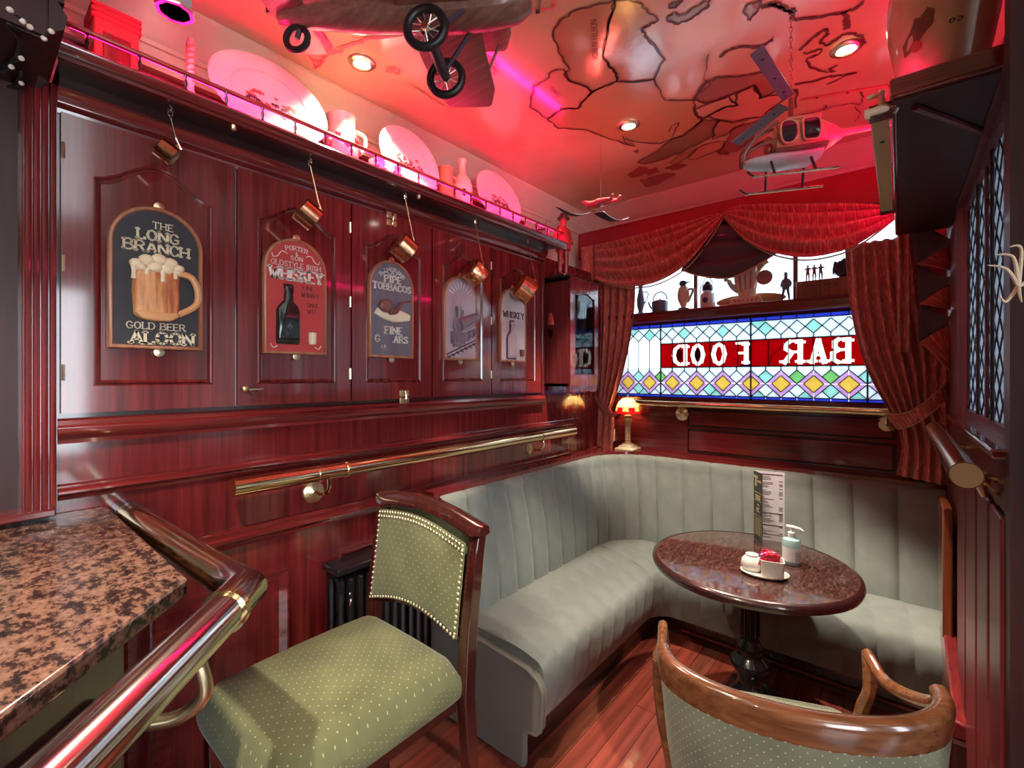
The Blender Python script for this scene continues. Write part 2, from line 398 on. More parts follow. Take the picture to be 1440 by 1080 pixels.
class TL:
    """lettering kept line by line: every line or flourish becomes its own part"""
    def __init__(s): s.m = []
    def _n(s): s.m.append(MB()); return s.m[-1]
    def tube(s, *a, **k): s._n().tube(*a, **k); return s
    def ell(s, *a, **k): s._n().ell(*a, **k); return s
    def prism(s, *a, **k): s._n().prism(*a, **k); return s
    def build(s, *a, **k):
        for m in s.m: o = m.build(*a, **k)
        return o
def text(mb, s, c, ex, ey, h, tv=.2, th=.1, depth=.003, sp=.22, wx=1.0, serif=True, arc=0, maxw=None):
    """centre-bottom c, right vector ex, up vector ey; letters become thin raised bars"""
    if isinstance(mb, TL): mb = mb._n()
    ex = Vector(ex).normalized(); ey = Vector(ey).normalized(); ez = ex.cross(ey); c = Vector(c)
    tw = text_width(s, sp, wx)
    if maxw and tw*h > maxw: wx *= maxw/(tw*h); sp *= maxw/(tw*h); tw = text_width(s, sp, wx)
    x = -tw/2
    for ch in s:
        if ch not in FONT: x += .5*wx; continue
        w, strokes = FONT[ch]
        def pt(p, x=x):
            u, v = x + p[0]*wx, p[1]
            if arc:
                a = u/arc; return c + (ex*math.sin(a)*(arc+v) + ey*(math.cos(a)*(arc+v) - arc))*h
            return c + (ex*u + ey*v)*h
        for st in strokes:
            closed = st[0] == st[-1]
            for i in range(len(st)-1):
                a, b = st[i], st[i+1]
                dx, dy = (b[0]-a[0])*wx, b[1]-a[1]; L = math.hypot(dx, dy)
                t = (th + (tv-th)*abs(dy)/L)*.85
                A, B = pt(a), pt(b); d = (B-A).normalized(); nrm = ez.cross(d); e = d*t*h*.32
                A0, B0 = A - e, B + e; nrm = nrm*t*h*.5
                mb.prism([A0-nrm, B0-nrm, B0+nrm, A0+nrm], ez*depth)
            if serif and not closed:
                for p, q in ((st[0], st[1]), (st[-1], st[-2])):
                    if p[1] in (0, 1) and abs(q[1]-p[1]) > abs(q[0]-p[0])*.8:
                        sw = tv*.85; yo = 0 if p[1] == 0 else -th*.9
                        a = pt((p[0]-sw/wx, p[1]+yo)); b = pt((p[0]+sw/wx, p[1]+yo)); up = ey*th*.9*h
                        mb.prism([a, b, b+up, a+up], ez*depth)
        x += w*wx + sp
    return mb

# ================================================================== the room shell
fl = struct(MB().box(-2.0, 3.0, -2.7, 3.4, -.08, -.012).build('floor', M['mahog_dk'], org=(0,0,-.08)), 'red brown timber floor of the snug')
pw = .094; k = 0
for i in range(22):
    x0 = -1.80 + i*pw
    cuts = [.25, 1.0 + .5*random.random(), 2.0 + .5*random.random(), 3.12]
    for a, b in zip(cuts, cuts[1:]):
        MB().box(x0+.0012, x0+pw-.0012, a+.001, b-.001, -.012, random.uniform(-.0008, .0004)).build('floorboard', M[random.choice(['plank', 'plank', 'plank2', 'plank2', 'plank3'] if i in (10,11,12) and a < 1.6 else ['plank', 'plank2'])], fl)
MB().box(-1.99, 2.99, -2.69, .25, -.012, 0).build('floor_boards_beyond', M['plank'], fl)
MB().box(.27, 2.99, .25, 1.40, -.012, 0).build('floor_boards_side', M['plank'], fl)

wl = MB().box(WT-.12, W, -2.7, 3.42, 0, 2.33)
wl = struct(wl.build('wall_left', M['mahog_pan'], org=(W, 0, 0)), 'glossy mahogany panelled left wall')
struct(MB().box(WT-.12, WT, -2.7, 3.42, 2.33, ZT+.02).build('wall_left_upper', M['plaster'], org=(WT, 0, 2.33)), 'cream plaster strip above the plate shelf')
# unseen sides of the pub; side window openings are added for daylight
struct(MB().box(-2.08, 3.12, -2.82, -2.7, 0, ZT).build('wall_front', M['mahog_sh'], org=(0,-2.7,0)), 'pub wall behind the photographer')
wf = MB().box(3.0, 3.12, -2.82, 1.54, 0, .75).box(3.0, 3.12, -2.82, 1.54, 2.45, ZT)
for y0, y1 in ((-2.82, -2.3), (-.55, .46), (.85, 1.54)): wf.box(3.0, 3.12, y0, y1, .75, 2.45)
struct(wf.build('wall_right_far', M['mahog_sh'], org=(3,0,0)), 'far side wall of the pub with added window openings for daylight')
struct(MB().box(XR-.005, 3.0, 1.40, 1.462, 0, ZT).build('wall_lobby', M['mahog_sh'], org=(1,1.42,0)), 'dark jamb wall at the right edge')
ce = MB().box(-2.08, 3.1, -2.82, 1.54, ZT, ZT+.1).box(-2.08, XR+.24, 1.54, 3.45, ZT, ZT+.1)
def ceilmat(name, a, b, rough=.35):
    m = mat(name, a, rough, coat=1.0); m.node_tree.nodes['Principled BSDF'].inputs['Coat IOR'].default_value = 2.3
    n = nd(m, 'ShaderNodeTexNoise'); n.inputs['Scale'].default_value = 1; n.inputs['Detail'].default_value = 5
    lk(m, coords(m, (3.5,3.5,3.5)), n.inputs['Vector'])
    r = ramp(m, [(.3, a), (.7, b)]); lk(m, n.outputs['Fac'], r.inputs['Fac'])
    p = m.node_tree.nodes['Principled BSDF']; lk(m, r.outputs['Color'], p.inputs['Base Color'])
    n2 = nd(m, 'ShaderNodeTexNoise'); n2.inputs['Scale'].default_value = 1; n2.inputs['Detail'].default_value = 3
    lk(m, coords(m, (60,60,60)), n2.inputs['Vector']); bump(m, n2.outputs['Fac'], .12, .003)
    p.inputs['Coat Roughness'].default_value = .12
    for l in list(m.node_tree.links):
        pass
    lk(m, [x for x in m.node_tree.nodes if x.type == 'BUMP'][0].outputs[0], p.inputs['Coat Normal'])
    return m
M['ceil'] = ceilmat('varnished map parchment', (.58, .40, .21), (.70, .50, .29))
ceiling = struct(ce.build('ceiling', M['ceil'], org=(0,0,ZT)), 'varnished ceiling painted as an old map')
# painted map: thin layers of paint, colours of land and their dark outlines
def cpts(pts, ox, oy, k): return [onZ(ox + x/k, oy + y/k, ZT) for x, y in pts]
LAND = {
 'tan': ceilmat('map paint tan', (.42, .20, .09), (.50, .27, .13)), 'salmon': ceilmat('map paint salmon', (.60, .30, .17), (.68, .38, .22)),
 'ochre': ceilmat('map paint ochre', (.46, .28, .11), (.56, .34, .15)), 'olive': ceilmat('map paint olive', (.22, .16, .07), (.30, .21, .10)),
 'brown': ceilmat('map paint brown', (.30, .14, .09), (.38, .19, .12)), 'cream': ceilmat('map paint cream', (.60, .42, .22), (.68, .5, .28)), 'red': ceilmat('map paint dull red', (.34, .06, .05), (.42, .09, .07)), 'ink': mat('map ink', (.10, .042, .028), .3, coat=.4)}
def rough_line(pts, n=5, j=.006):
    out = []
    for a, b in zip(pts, pts[1:]):
        for i in range(n):
            t = i/n; q = a.lerp(b, t)
            if i: q = q + Vector((random.uniform(-j, j), random.uniform(-j, j), 0))
            out.append(q)
    return out + [pts[-1]]
def ribbon(mb, pts, w, z):
    n = len(pts); L = []; Rr = []
    for i in range(n):
        t = (pts[min(n-1, i+1)] - pts[max(0, i-1)]); t.z = 0; t.normalize(); q = Vector((-t.y, t.x, 0))*w*.36*random.uniform(.6, 1.4)
        a = pts[i].copy(); a.z = z; L.append(a+q); Rr.append(a-q)
    w; mb.add(L+Rr, [(i, i+1, n+i+1, n+i) for i in range(n-1)])
lay = [0]
def land(pts, col, ox=760, oy=0, k=4, w=.012, line=True):
    p = rough_line(cpts(pts + [pts[0]], ox, oy, k), 4)
    lay[0] += 1; z = ZT - .0006 - .00004*lay[0]
    q = [Vector((a.x, a.y, z)) for a in p[:-1]]
    from mathutils.geometry import tessellate_polygon
    tri = tessellate_polygon([q])
    MB().add(q, [tuple(t) for t in tri]).build('map_land', LAND[col], ceiling, smooth=0)
    if line:
        mb = MB(); ribbon(mb, p, w, ZT - .0035); mb.build('map_outline', LAND['ink'], ceiling, smooth=0)
def coast(pts, w=.012, col='ink', ox=760, oy=0, k=4):
    p = rough_line(cpts(pts, ox, oy, k), 4); mb = MB(); ribbon(mb, p, w, ZT - .0036); mb.build('map_outline', LAND[col] if col in LAND else M[col], ceiling, smooth=0)
land([(165,385),(100,290),(70,190),(110,110),(180,60),(300,25),(420,-5),(380,140),(350,310),(380,360),(430,410),(425,455),(290,515),(270,490),(160,450),(130,410)], 'tan')
land([(420,-5),(560,10),(600,60),(665,110),(590,150),(570,160),(600,210),(640,250),(700,330),(640,440),(520,460),(425,455),(430,410),(380,360),(350,310),(380,140)], 'tan')
land([(-40,480),(40,440),(60,400),(130,385),(160,450),(270,490),(290,515),(235,570),(215,605),(120,610),(40,665),(-60,600)], 'salmon', line=True)
land([(290,515),(425,455),(520,460),(640,440),(700,560),(870,560),(865,610),(880,650),(910,670),(800,760),(730,780),(670,805),(600,800),(530,795),(480,775),(530,820),(460,800),(330,755),(240,725),(100,720),(40,665),(120,610),(215,605),(235,570)], 'ochre')
land([(545,912),(680,830),(740,780),(810,760),(920,670),(1005,675),(970,720),(980,760),(900,800),(800,850),(700,890),(590,920)], 'olive', w=.016)
land([(865,550),(930,460),(1000,430),(1100,430),(1250,400),(1340,400),(1330,500),(1240,550),(1200,475),(1100,520),(1000,560),(930,580)], 'brown', w=.02)
land([(870,610),(960,575),(1060,540),(1110,590),(1040,600),(960,640),(920,660),(880,650)], 'cream', w=.014)
land([(940,650),(1040,600),(1110,590),(1100,530),(1200,475),(1240,550),(1440,500),(1440,600),(1280,650),(1180,660),(1080,685)], 'salmon', w=.014)
land([(1000,860),(1050,790),(1080,720),(1240,670),(1190,780),(1100,850)], 'brown', w=.01)
land([(1005,675),(1080,690),(1180,665),(1090,720),(1040,760),(970,780),(975,720)], 'tan', w=.01)
land([(830,890),(880,830),(960,800),(1040,790),(1030,830),(930,870),(860,895)], 'salmon', w=.01)
land([(725,915),(780,870),(870,830),(830,880),(760,920)], 'ochre', w=.008)
for isl in ([(490,980),(560,935),(600,940),(570,985),(520,1000)], [(570,960),(650,940),(670,965),(610,985)], [(700,945),(770,920),(830,925),(760,955)], [(600,1000),(690,975),(760,975),(700,1010),(650,1040)], [(990,850),(1040,845),(1060,865),(1010,870)], [(525,845),(545,838),(555,850),(535,857)], [(560,1010),(640,1000),(640,1040),(600,1050)]):
    land(isl, 'red', w=.007)
for isl in ([(710,105),(740,70),(800,80),(880,30),(960,-10),(940,40),(850,100),(780,130)], [(720,40),(760,5),(800,0),(760,40)], [(1140,60),(1170,20),(1240,0),(1220,60),(1180,110)]):
    land(isl, 'olive', w=.01)
coast([(1010,320),(1060,280),(1120,260),(1240,260),(1310,220)], .02); coast([(1240,40),(1340,20),(1400,60),(1440,50)], .022)
coast([(860,550),(960,470),(920,440),(940,320),(950,300)], .006); coast([(720,740),(740,700),(780,685),(760,720),(740,770)], .008)
coast([(460,760),(480,800),(530,820)], .01)
# right of the helicopter
coast([(0,20),(70,30),(130,70),(160,110),(280,95),(420,70),(500,40),(540,0)], .018, ox=1080)
coast([(430,60),(450,120),(440,160)], .026, ox=1080)
coast([(180,280),(230,230),(290,180),(330,165),(340,190),(310,210),(300,240),(340,250),(390,215),(420,190),(470,185),(530,200),(550,240)], .016, ox=1080)
coast([(200,290),(220,300),(300,270),(290,300),(220,325),(230,370),(320,400),(380,400),(340,385),(390,365)], .012, ox=1080)
coast([(150,470),(240,460),(330,430),(400,420),(500,405)], .016, ox=1080); coast([(330,470),(420,430),(480,410)], .012, ox=1080)
coast([(-20,640),(60,580),(170,500)], .014, ox=1080); coast([(190,640),(290,625),(330,585),(310,620),(360,600),(470,575),(510,590),(540,540),(500,490)], .007, ox=1080)
coast([(490,680),(520,640),(490,590)], .006, ox=1080)
# South America and its islands near the plane
coast([(830,180),(760,190),(745,230),(775,270),(780,310),(815,385),(845,345)], .012, 'pink', 240, 0, 4)
coast([(800,330),(850,345),(875,305),(950,290),(975,260),(1030,240),(1060,235),(1110,210),(1280,195)], .02, 'pink', 240, 0, 4)
coast([(1225,370),(1210,400),(1235,405),(1245,380),(1260,375),(1290,395),(1280,415),(1260,410),(1255,395),(1225,370)], .008, 'pink', 240, 0, 4)
coast([(930,75),(1000,65),(1100,45),(1190,40),(1205,0)], .014, 'pink', 480, 0, 4)
for i in range(9):
    x, y = 760 + i*20, 385 + i*22
    coast([(x, y), (x+35, y+22), (x+62, y+30), (x+95+10*(i % 3), y+62)], .003, 'ink', 120 + 120*0 + 240, 0, 3.6) if False else coast([(360 + i*22, 455 + i*14), (395 + i*22, 468 + i*15), (430 + i*22, 490 + i*14)], .003, 'ink', 480, 0, 4)
def maptext(s, px, py, dx, dy, h):
    a = onZ(px, py, ZT - .004); b = onZ(px+dx, py+dy, ZT - .004); ex = (b-a).normalized(); ey = Vector((ex.y, -ex.x, 0)) 
    mb = MB(); text(mb, s, a, ex, ey, h, .14, .12, .0006, serif=False); mb.build('map_lettering', LAND['ink'], ceiling, smooth=0)
maptext('NORTH AFRICA', 832, 58, 2, 40, .022); maptext('CONGO', 778, 130, 12, 12, .018); maptext('SOUTH', 686, 84, 14, 12, .022); maptext('ATLANTIC', 682, 92, 16, 14, .022)

# ---- cornices
def cornice(name, a, b, nrm, m):
    """coved cornice from a to b at ceiling level; nrm points into the room"""
    a, b, nrm = Vector(a), Vector(b), Vector(nrm)
    prof = [(0,-.13),(.012,-.13),(.014,-.115),(.03,-.105),(.05,-.07),(.075,-.035),(.105,-.018),(.11,-.012),(.11,0),(0,0)]
    rings = [[p + nrm*u + Vector((0,0,v)) for u, v in prof] for p in (a, b)]
    return MB().loft(rings).build(name, m, org=a)
struct(cornice('trim_1', (WT, -2.6, ZT-.001), (WT, 3.28, ZT-.001), (1,0,0), M['plaster']), 'cream coved cornice over the plate shelf')
struct(cornice('trim_2', (WT, YB-.08, ZT-.001), (XR+.14, YB-.08, ZT-.001), (0,-1,0), M['plaster']), 'cream coved cornice above the curtain')

# ---- back wall around the window
bw = MB().box(WT, XR+.3, YB-.02, YB+.14, 0, 1.385).box(WT, XR+.3, YB-.08, YB+.14, 2.50, ZT).box(WT, -1.70, YB-.02, YB+.14, 1.385, 2.50).box(.10, XR+.3, YB-.02, YB+.14, 1.385, 2.50)
bw = struct(bw.build('wall_back', M['redwall'], org=(0, YB, 0)), 'dark red wall around the stained glass window')
pn = MB().box(-1.75, XR+.0, YB-.045, YB-.02, 1.0, 1.385)
pn = pn.build('wainscot', M['mahog_x'], bw)
for (x0, x1, z0, z1) in ((-1.13, -.02, 1.03, 1.18), (-1.13, -.02, 1.205, 1.32)):
    mb = MB()
    o = [(x0,z0),(x1,z0),(x1,z1),(x0,z1)]
    for (ax, az), (bx, bz) in zip(o, o[1:]+o[:1]):
        mb.tube([(ax, YB-.047, az), (bx, YB-.047, bz)], .006, 6)
    mb.build('panel_moulding', M['mahog_dk'], bw)
    MB().box(x0+.008, x1-.008, YB-.055, YB-.045, z0+.008, z1-.008).build('panel', M['mahog_x'], bw, bevel=.003)
# ---- dado rails on the left wall
def moulding(name, y0, y1, z, prof, m, parent=None, x=W, label=None):
    rings = [[Vector((x+u, y, z+v)) for u, v in prof] for y in (y0, y1)]
    o = MB().loft(rings).build(name, m, parent, org=(x, y0, z))
    return o if parent else struct(o, label)
ogee = [(0,-.03),(.008,-.03),(.01,-.02),(.022,-.012),(.03,-.002),(.03,.006),(.022,.010),(.016,.018),(.016,.024),(.006,.03),(0,.03)]
moulding('trim_3', .17, 3.0, 1.228, [(u, v*.75) for u, v in ogee], M['mahog_y'], label='upper dado moulding above the brass wall rail')
moulding('trim_4', .35, 3.2, .985, [(u*1.3, v*1.1) for u, v in ogee], M['mahog_y'], label='lower dado moulding below the brass wall rail')
# lower wall frames
for (y0, y1, z0, z1) in ((.38, .80, .12, .83), (-.2, .33, .12, .83), (1.0, 1.38, .12, .83)):
    fr = MB(); o = [(y0,z0),(y1,z0),(y1,z1),(y0,z1)]
    inn = [(y0+.035,z0+.035),(y1-.035,z0+.035),(y1-.035,z1-.035),(y0+.035,z1-.035)]
    i2 = [(y0+.05,z0+.05),(y1-.05,z0+.05),(y1-.05,z1-.05),(y0+.05,z1-.05)]
    fr.loft([[Vector((W+d, y, z)) for y, z in q] for d, q in ((0, o), (.014, o), (.014, [(a*.75+b*.25, c*.75+e*.25) for (a, c), (b, e) in zip(o, inn)]), (.004, inn), (.004, i2), (.002, i2))], caps=False)
    fr.build('panel_frame', M['mahog_y'], wl, smooth=0)
struct(MB().box(W, W+.02, .17, 1.44, 0, .10).build('baseboard_left', M['mahog_y'], org=(W, .17, 0), bevel=.004), 'dark skirting along the left wall')
# reeded post at the end of the panelling
po = MB().box(W, W+.03, .105, .168, 1.19, 2.34)
for i in range(4): po.tube([(W+.03, .113+i*.0155, 1.19), (W+.03, .113+i*.0155, 2.34)], .007, 8)
struct(po.build('trim_5', M['mahog'], org=(W, .13, 1.19)), 'reeded mahogany post beside the first cabinet door')
bp = MB().box(W, W+.02, -.4, .095, 1.19, 2.32)
bp = struct(bp.build('trim_6', M['mahog_sh'], org=(W, 0, 1.19)), 'dark bar back panel with an arched moulding')
arch = [(W+.022, .045, 1.33), (W+.022, .045, 1.55)] + [(W+.022, -.055+.1*math.cos(a), 1.55+.1*math.sin(a)) for a in [i*PI/12 for i in range(1, 13)]] + [(W+.022, -.155, 1.33)]
MB().tube(arch + [arch[0]], .008, 8).build('arch_moulding', M['mahog_dk'], bp)
MB().box(W, W+.10, -.4, .16, 1.185, 1.205).build('sill', M['mahog_y'], bp, bevel=.004)
# dark canopy over the bar
cn = MB().box(W, -1.46, -.6, .125, 2.31, ZT)
cn.loft([[Vector((x, y, z)) for (y, z) in ((.125,2.31),(.150,2.33),(.155,2.36),(.14,2.385),(.125,2.40))] for x in (W, -1.44)])
cn.box(-1.475, -1.445, .10, .15, 2.39, ZT)
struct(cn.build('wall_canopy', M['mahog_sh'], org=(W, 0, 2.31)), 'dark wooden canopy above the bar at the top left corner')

# ================================================================== stained glass window
win = struct(MB().box(-1.74, .12, YB-.06, YB+.05, 1.375, 1.397).box(-1.74, -1.70, YB-.05, YB+.05, 1.397, 2.50).box(.08, .12, YB-.05, YB+.05, 1.397, 2.50).box(-1.70, .08, YB-.05, YB+.05, 2.46, 2.50).box(-1.70, .08, YB-.02, YB+.03, 1.932, 1.975).build('window_1', M['mahog_x'], org=(-.8, YB, 1.39)), 'leaded stained glass window reading BAR FOOD backwards')
GT = .004
def pane(pts, g):
    cx = sum(p[0] for p in pts)/len(pts); cz = sum(p[1] for p in pts)/len(pts)
    q = [(cx+(x-cx)*.985, cz+(z-cz)*.985) for x, z in pts]
    MB().prism([(x, YB-GT/2, z) for x, z in q], (0, GT, 0)).build('pane', G[g], win, smooth=0)
lead = MB()
def came(pts, w=.0045):
    for (x0, z0), (x1, z1) in zip(pts, pts[1:]):
        d = Vector((x1-x0, 0, z1-z0)).normalized(); n = Vector((-d.z, 0, d.x))*w/2
        a, b = Vector((x0, YB-.005, z0)), Vector((x1, YB-.005, z1))
        lead.prism([a-n, b-n, b+n, a+n], (0, .010, 0))
H = .086; HH = .043
z_bt, z_t0, z_rt, z_rb, z_b0, z_bb = 1.930, 1.905, 1.785, 1.613, 1.417, 1.397
X0 = -.742
ks = range(-11, 10)   # half periods from -1.688 to +.03
xl, xr = X0 - 11*H, X0 + 9*H
random.seed(3)
for k in ks:
    x = X0 + k*H
    if x > xr + .001: continue
    # top diamonds centred on x, band between
    zc = 1.853
    if k < 9:
        pane([(x, zc-HH), (x+HH, zc), (x, zc+HH), (x-HH, zc)] if k > -11 else [(x, zc-HH), (x+HH, zc), (x, zc+HH)], 'cyan' if k % 3 == 1 else 'white')
        pane([(x, zc+HH), (x+HH, zc), (x+H, zc+HH), (x+H, z_t0), (x, z_t0)], 'white' if k % 2 else 'cyan' if k % 5 == 0 else 'white')
        low = z_rt if x >= -1.345 else z_b0 + 2*H + .024
        pane([(x, zc-HH), (x, low), (x+H, low), (x+H, zc-HH), (x+HH, zc)], 'white' if x >= -1.345 else 'clear')
        if k % 2 == 0 or True:
            pane([(x, z_t0), (x+H, z_t0), (x+H, z_bt), (x, z_bt)], 'blue'); pane([(x, z_bb), (x+H, z_bb), (x+H, z_b0), (x, z_b0)], 'blue')
        came([(x, zc-HH), (x+HH, zc), (x+H, zc+HH)]); came([(x, zc+HH), (x+HH, zc), (x+H, zc-HH)])
        came([(x, zc-HH), (x, low)]); came([(x, z_t0), (x, z_bt)])
    # bottom band
    vc = z_b0 + H
    if k % 2 == 0 and k < 9:      # amber diamond centre
        i1, o1 = .052, .086
        ins = [(x, vc-i1), (x+i1, vc), (x, vc+i1), (x-i1, vc)]; out = [(x, vc-o1), (x+o1, vc), (x, vc+o1), (x-o1, vc)]
        pane(ins, 'yellow')
        for a in range(4):
            b = (a+1) % 4; pane([ins[a], ins[b], out[b], out[a]], 'pink'); came([ins[a], ins[b]], .0035); came([out[a], out[b]])
    elif k < 9:
        for s in (1, -1):
            c = vc + s*HH
            pane([(x, c-HH), (x+HH, c), (x, c+HH), (x-HH, c)], random.choice(['white', 'cyan', 'white', 'green'] if s > 0 else ['white', 'cyan', 'white']))
            came([(x-HH, c), (x, c+HH), (x+HH, c), (x, c-HH), (x-HH, c)])
    if k < 9:
        a = (x+HH, vc+HH)
        ztop = z_rb if x >= -1.345 else z_b0 + 2*H + .024
        pane([(x, vc+H), a, (x+H, vc+H), (x+H, ztop), (x, ztop)], 'white'); pane([(x, vc-H), (x+H, vc-H), (x+HH, vc-HH)], 'white' if k % 3 else 'cyan')
        came([(x, vc+H), (x, ztop)])
for z, w in ((z_bt, .006), (z_t0, .005), (z_b0, .005), (z_bb+.002, .006)): came([(xl, z), (xr, z)], w)
for x in (X0, -1.344, -.140): came([(x, z_bb), (x, z_bt)], .008)
# ruby band with cut pieces
xs = [-1.344, -1.255, -1.166, -1.08, -.995, -.91, -.82, -.742, -.64, -.53, -.40, -.30, -.14, -.05, xr]
for x in xs[1:-1]: came([(x, z_rb), (x, z_rt)], .0035)
for z in (z_rb, z_rt): came([(-1.344, z), (xr, z)], .006)
came([(-.64, z_rb), (-.62, 1.68), (-.56, 1.74), (-.53, z_rt)], .003)
cutters = []
LETTERS = ((944.7, 967, 'D'), (971, 992, 'O'), (1000, 1022.5, 'O'), (1032, 1053, 'F'), (1100, 1129.5, 'R'), (1138, 1164, 'A'), (1167, 1197.5, 'B'))
for p0, p1, ch in LETTERS:
    xa, xb = onY(p0, 500, YB).x, onY(p1, 500, YB).x
    hgt = .135; wx = (xb-xa-.03)/hgt/FONT[ch][0]
    ct = text(MB(), ch, ((xa+xb)/2, YB+.01, 1.632), (-1,0,0), (0,0,1), hgt, .25, .14, -.02, wx=wx).build('cutter', G['cream'], win, smooth=0)
    cutters.append((xa, xb, ct))
dg = bpy.context.evaluated_depsgraph_get
for xa, xb, c in cutters:      # each letter is one clean piece of cream glass
    q = MB().box(xa-.03, xb+.03, YB-GT/2, YB+GT/2, z_rb+.002, z_rt-.002).build('letter_pane', G['cream'], win, smooth=0)
    md = q.modifiers.new('cut', 'BOOLEAN'); md.object = c; md.operation = 'INTERSECT'; md.solver = 'EXACT'; md.use_self = True
    bpy.context.view_layer.update()
    me = bpy.data.meshes.new_from_object(q.evaluated_get(dg())); q.modifiers.clear(); q.data = me
for a, b in zip(xs, xs[1:]):
    q = MB().box(a+.001, b-.001, YB-GT/2, YB+GT/2, z_rb+.001, z_rt-.001).build('pane', G['red'], win, smooth=0)
    hit = [c for xa, xb, c in cutters if xa < b + .02 and xb > a - .02]
    if hit:
        for c in hit:
            md = q.modifiers.new('cut', 'BOOLEAN'); md.object = c; md.operation = 'DIFFERENCE'; md.solver = 'EXACT'; md.use_self = True
        bpy.context.view_layer.update()
        me = bpy.data.meshes.new_from_object(q.evaluated_get(dg())); q.modifiers.clear(); q.data = me
for xa, xb, c in cutters: bpy.data.objects.remove(c)
for p0, p1, ch in LETTERS:
    xa, xb = onY(p0, 500, YB).x, onY(p1, 500, YB).x
    cxm = (xa+xb)/2
    if ch in 'OD' and p0 < 990:
        MB().prism([(cxm+.022*math.cos(t), YB-.004, 1.70+.045*math.sin(t)) for t in [i*PI/6 for i in range(12)]], (0,.001,0)).build('pane', G['purple' if ch == 'O' else 'red'], win, smooth=0)
    for s in (-1, 1): came([(cxm, 1.70+s*.075), (cxm, z_rt if s > 0 else z_rb)], .003)
MB().prism([(-.80, YB-.0045, z_rb+.003), (-.745, YB-.0045, z_rb+.003), (-.75, YB-.0045, z_rb+.014), (-.79, YB-.0045, z_rb+.014)], (0,.001,0)).build('pane', G['purple'], win, smooth=0)
lead.build('lead_came', M['lead'], win, smooth=0)['kind'] = 'stuff'
# clear upper lights
for a, b in ((-1.70, -1.10), (-1.08, -.50), (-.48, .08)):
    MB().prism([(a, YB, 1.975), (b, YB, 1.975), (b, YB, 2.46), (a, YB, 2.46)], (0, .004, 0)).build('upper_pane', G['clear'], win, smooth=0)
for x in (-1.09, -.49): MB().box(x-.012, x+.012, YB-.015, YB+.02, 1.975, 2.46).build('glazing_bar', M['mahog'], win)

# ================================================================== right wall: leaded screen
rw = MB().box(XR, XR+.10, 1.44, YB, 0, 1.375).box(XR, XR+.10, 1.44, YB, 2.24, 2.29).box(XR, XR+.10, 2.64, YB, 1.375, 2.25).box(XR+.12, XR+.22, 1.54, YB, 2.24, ZT)
rw = struct(rw.build('wall_right', M['mahog_rt'], org=(XR, 2.4, 0)), 'panelled mahogany wall under the leaded screen')
for y0, y1 in ((1.46, 1.62), (1.66, 1.86), (1.90, 2.15), (2.19, 2.45)):
    MB().box(XR-.012, XR, y0, y1, .12, 1.24).build('panel', M['mahog_rt'], rw, bevel=.006)
MB().box(XR-.03, XR+.06, 1.44, 2.70, 1.37, 1.392).build('screen_sill', M['mahog_y'], rw, bevel=.005)
w2 = MB()
for y in (1.44, 1.72, 2.08, 2.60): w2.box(XR+.027, XR+.045, y, y+.025, 1.392, 2.25)
w2.box(XR+.02, XR+.05, 1.46, 2.62, 1.392, 1.42).box(XR+.02, XR+.05, 1.46, 2.62, 2.21, 2.25)
w2 = struct(w2.build('window_2', M['mahog_rt'], org=(XR, 2, 1.39)), 'leaded obscured glass screen on the right wall')
def screenglass():
    m = mat('wavy obscured glass', (.62, .70, .76), .12, trans=1, ior=1.35)
    n = nd(m, 'ShaderNodeTexNoise'); n.inputs['Scale'].default_value = 1; n.inputs['Detail'].default_value = 4; n.inputs['Distortion'].default_value = 1.2
    lk(m, coords(m, (30, 60, 12)), n.inputs['Vector']); bump(m, n.outputs['Fac'], .9, .01)
    return m
M['screenglass'] = stained('wavy obscured glass', (.26, .29, .32), .25, 1.0)
ld = MB()
for (a, b) in ((1.475, 1.72), (1.755, 2.08), (2.115, 2.60)):
    nx = max(2, round((b-a)/.11)); s = (b-a)/nx; nz = 8; t = (2.21-1.42)/nz
    for i in range(nx):
        for j in range(nz):
            y0, z0 = a+i*s, 1.42+j*t
            ld.tube([(XR+.034, y0, z0), (XR+.034, y0+s, z0+t)], .0028, 5).tube([(XR+.034, y0+s, z0), (XR+.034, y0, z0+t)], .0028, 5)
    def lozenge(cy, cz):
        q = [(max(a, cy-s/2+.001), cz), (cy, max(1.42, cz-t/2+.001)), (min(b, cy+s/2-.001), cz), (cy, min(2.21, cz+t/2-.001))]
        q = [p for i, p in enumerate(q) if math.dist(p, q[i-1]) > .002]
        MB().prism([(XR+.035, y, z) for y, z in q], (.004, 0, 0)).build('pane', M['screenglass'], w2, smooth=0)
    for i in range(nx):
        for j in range(nz+1): lozenge(a+(i+.5)*s, 1.42+j*t)
    for i in range(nx+1):
        for j in range(nz): lozenge(a+i*s, 1.42+(j+.5)*t)
ld.build('lead_came', M['lead'], w2, smooth=0)['kind'] = 'stuff'
for y in (1.62, 1.93, 2.25):
    MB().tube([(XR+.026, y, 1.392), (XR+.026, y, 2.24)], .005, 8).build('saddle_bar', M['mahog_sh'], w2)
# soffit shelf over the screen
so = MB().box(-.015, XR+.12, 1.535, 3.0, 2.25, 2.29)
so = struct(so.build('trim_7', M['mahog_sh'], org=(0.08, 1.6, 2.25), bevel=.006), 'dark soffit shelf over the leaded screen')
MB().tube([(.03, 1.585, 2.246), (.27, 2.04, 2.246)], .009, 8).build('soffit_moulding', M['mahog_rt'], so)
MB().box(-.02, XR+.12, 1.515, 1.54, 2.255, 2.305).build('front_edge', M['mahog_x'], so, bevel=.006)
MB().box(-.018, -.006, 1.55, 2.95, 2.243, 2.262).build('edge_bead', M['mahog_y'], so, bevel=.004)
